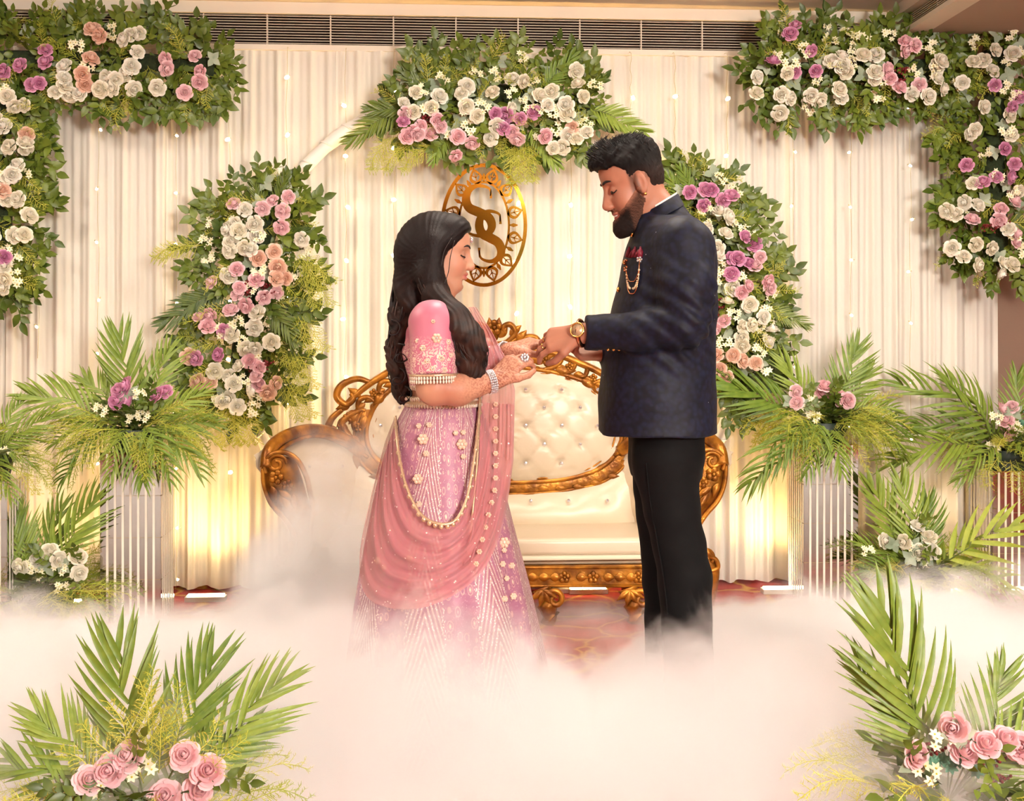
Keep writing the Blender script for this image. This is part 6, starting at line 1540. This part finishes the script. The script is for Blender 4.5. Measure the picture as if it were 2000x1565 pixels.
    for cx_, cy_, r0 in ((785, 690, 16), (778, 735, 14), (790, 770, 14), (930, 715, 12), (770, 640, 12)):
        p = [PM(cx_ + r0 * math.cos(t) * (1 - t / 16), cy_ + r0 * .8 * math.sin(t) + t * 3, -.08 - .02 * math.sin(t * .5)) for t in np.linspace(-2, 6, 26)]; MB().tube(p, [.0035 * (1 - .7 * i / 26) for i in range(26)], 5).build('hair_curl', cs[0], hr)
    for p in ([(888, 470), (880, 500), (876, 530), (868, 555)], [(882, 465), (868, 490), (862, 520)], [(836, 590), (842, 630), (858, 670), (870, 690)]):
        MB().tube(crom([PM(x, y, -.075 - .03 * i) for i, (x, y) in enumerate(p)], 6), .0012, 4).build('hair_wisp', cs[0], hr)
    # ---- jewellery
    jw = H.surf(hd, 0, .055, .004); MB().ell(jw, (.006, .006, .009), nu=5, nv=8).build('forehead_pendant', M_crystal, body)
    MB().tube([Vector(H.W(.085, 0, .075)), Vector(H.W(.06, 0, .118)), Vector(H.W(.02, 0, .142))], .0018, 5).build('forehead_chain', M_pearl, body)
    for w_, e_, nm in ((wrN, PM(895, 762, -.2), 'bracelet'), (wrF, elF, 'bracelet')):
        ax_ = (Vector(e_) - Vector(w_)).normalized(); T = frame_from(ax_.orthogonal(), ax_); mb = MB(); c0 = Vector(w_) + ax_ * .012
        for q in (-.008, -.0027, .0027, .008):
            for k in range(30):
                a = 2 * PI * k / 30; mb.ell(c0 + ax_ * q + T @ Vector((.0305 * math.cos(a), .0305 * math.sin(a), 0)), (.0034,) * 3, nu=4, nv=6)
        mb.build(nm, M_crystal, body)
    p = fN[1]; c = p[0].lerp(p[1], .5); mb = MB(); nb = Vector((.35, -.8, .4)).normalized(); c = c + nb * .014
    for k in range(9): mb.ell(c + frame_from((1, 0, 0), nb) @ Vector((.009 * math.cos(k * .785) * (k > 0), .009 * math.sin(k * .785) * (k > 0), .002 * (k == 0))), (.005,) * 3, nu=4, nv=6)
    mb.build('cocktail_ring', M_crystal, body)
    for k in range(5):
        q = H.W(-.085, -.045 + .006 * k, .052 - .004 * k); MB().ell(q, (.004,) * 3, nu=4, nv=6).build('hair_pin', M_crystal, hr)
    return body
woman_o = woman()
# ================================================================ low-lying fog
def fog(name, label, lo, hi, field, dens):
    m = bpy.data.materials.new('white_stage_fog'); m.use_nodes = True; nt = m.node_tree; N = nt.nodes; L = nt.links
    N.remove(N['Principled BSDF']); out = N['Material Output']; vs = N.new('ShaderNodeVolumeScatter'); vs.inputs['Color'].default_value = (.955, .93, .90, 1); vs.inputs['Anisotropy'].default_value = 0.0
    L.new(vs.outputs[0], out.inputs['Volume'])
    def M(op, a, b=None, c=None):
        n = N.new('ShaderNodeMath'); n.operation = op
        for i, x in enumerate((a, b, c)):
            if x is None: continue
            if isinstance(x, (int, float)): n.inputs[i].default_value = x
            else: L.new(x, n.inputs[i])
        return n.outputs[0]
    def MR(x, a, b, c=0., d=1.):
        n = N.new('ShaderNodeMapRange'); n.interpolation_type = 'SMOOTHSTEP'
        for i, q in enumerate((x, a, b, c, d)):
            if isinstance(q, (int, float)): n.inputs[i].default_value = q
            else: L.new(q, n.inputs[i])
        return n.outputs[0]
    g = N.new('ShaderNodeNewGeometry'); sp = N.new('ShaderNodeSeparateXYZ'); L.new(g.outputs['Position'], sp.inputs[0])
    n1 = N.new('ShaderNodeTexNoise'); n1.inputs['Scale'].default_value = 3.6; n1.inputs['Detail'].default_value = 5.; n1.inputs['Roughness'].default_value = .63; n1.inputs['Distortion'].default_value = .5
    L.new(g.outputs['Position'], n1.inputs['Vector'])
    d = field(M, MR, *sp.outputs, M('SUBTRACT', n1.outputs['Fac'], .5))
    L.new(M('MULTIPLY', M('MAXIMUM', d, 0.), dens), vs.inputs['Density'])
    o = MB().box(lo, hi).build(name, m)
    return tag(o, label, 'fog', kind='stuff')
# extra billows over the bank: (px, Y, height, x-radius, y-radius)
FOG_BUMPS = [(790, -2.5, .08, .3, .3), (1330, -2.6, .05, .25, .12), (40, -1.5, .16, .35, .3), (1560, -1.6, .12, .35, .35), (1850, -1.7, .10, .4, .4), (480, -1.3, .12, .35, .3), (1135, -2.15, -.20, .13, .45), (1130, -1.75, -.12, .25, .35)]
def bank(M, MR, x, y, z, nz):
    # deep at the front of the stage, thinning towards the drapes and in front of the foreground plants
    h = M('MULTIPLY', MR(y, -2.25, -1.2, .385, .05), MR(y, -3.1, -2.75, .25, 1.))
    for px, Y, top, rx, ry in FOG_BUMPS:
        a = M('POWER', M('DIVIDE', M('SUBTRACT', x, at(px, 1000, Y).x), rx), 2.); b = M('POWER', M('DIVIDE', M('SUBTRACT', y, Y), ry), 2.)
        h = M('ADD', h, M('MULTIPLY', M('EXPONENT', M('MULTIPLY', M('ADD', a, b), -1.)), top))
    h = M('ADD', h, M('MULTIPLY', nz, M('MULTIPLY_ADD', h, 1.25, .14)))
    d = MR(M('SUBTRACT', h, z), -.03, .12)
    return M('MULTIPLY', d, M('MULTIPLY_ADD', nz, 1.2, 1.))
fog('stage_fog', 'thick white low-lying fog rolling over the stage floor round the couple\'s feet', (-2.6, -3.15, .003), (3.3, -.5, .62), bank, 15.)
PX = at(640, 1000, -1.5).x
def plume(M, MR, x, y, z, nz):
    # a soft mound that leans right as it rises, wide at the foot, ragged at the top
    ax = M('SUBTRACT', x, M('MULTIPLY_ADD', z, .30, PX - .16)); r = M('MULTIPLY_ADD', z, -.24, .40)
    q = M('ADD', M('POWER', M('DIVIDE', ax, r), 2.), M('POWER', M('DIVIDE', M('SUBTRACT', y, -1.5), .27), 2.))
    f = M('ADD', M('SUBTRACT', 1., q), M('MULTIPLY', nz, 3.2)); top = MR(M('ADD', z, M('MULTIPLY', nz, -.7)), .42, .88, 1., 0.)
    return M('MULTIPLY', MR(f, -.1, 1.1), top)
fog('fog_plume', 'tall soft plume of white fog rising between the sofa\'s left arm and the woman', (PX - .75, -1.92, .004), (PX + .5, -1.1, 1.0), plume, 11.)
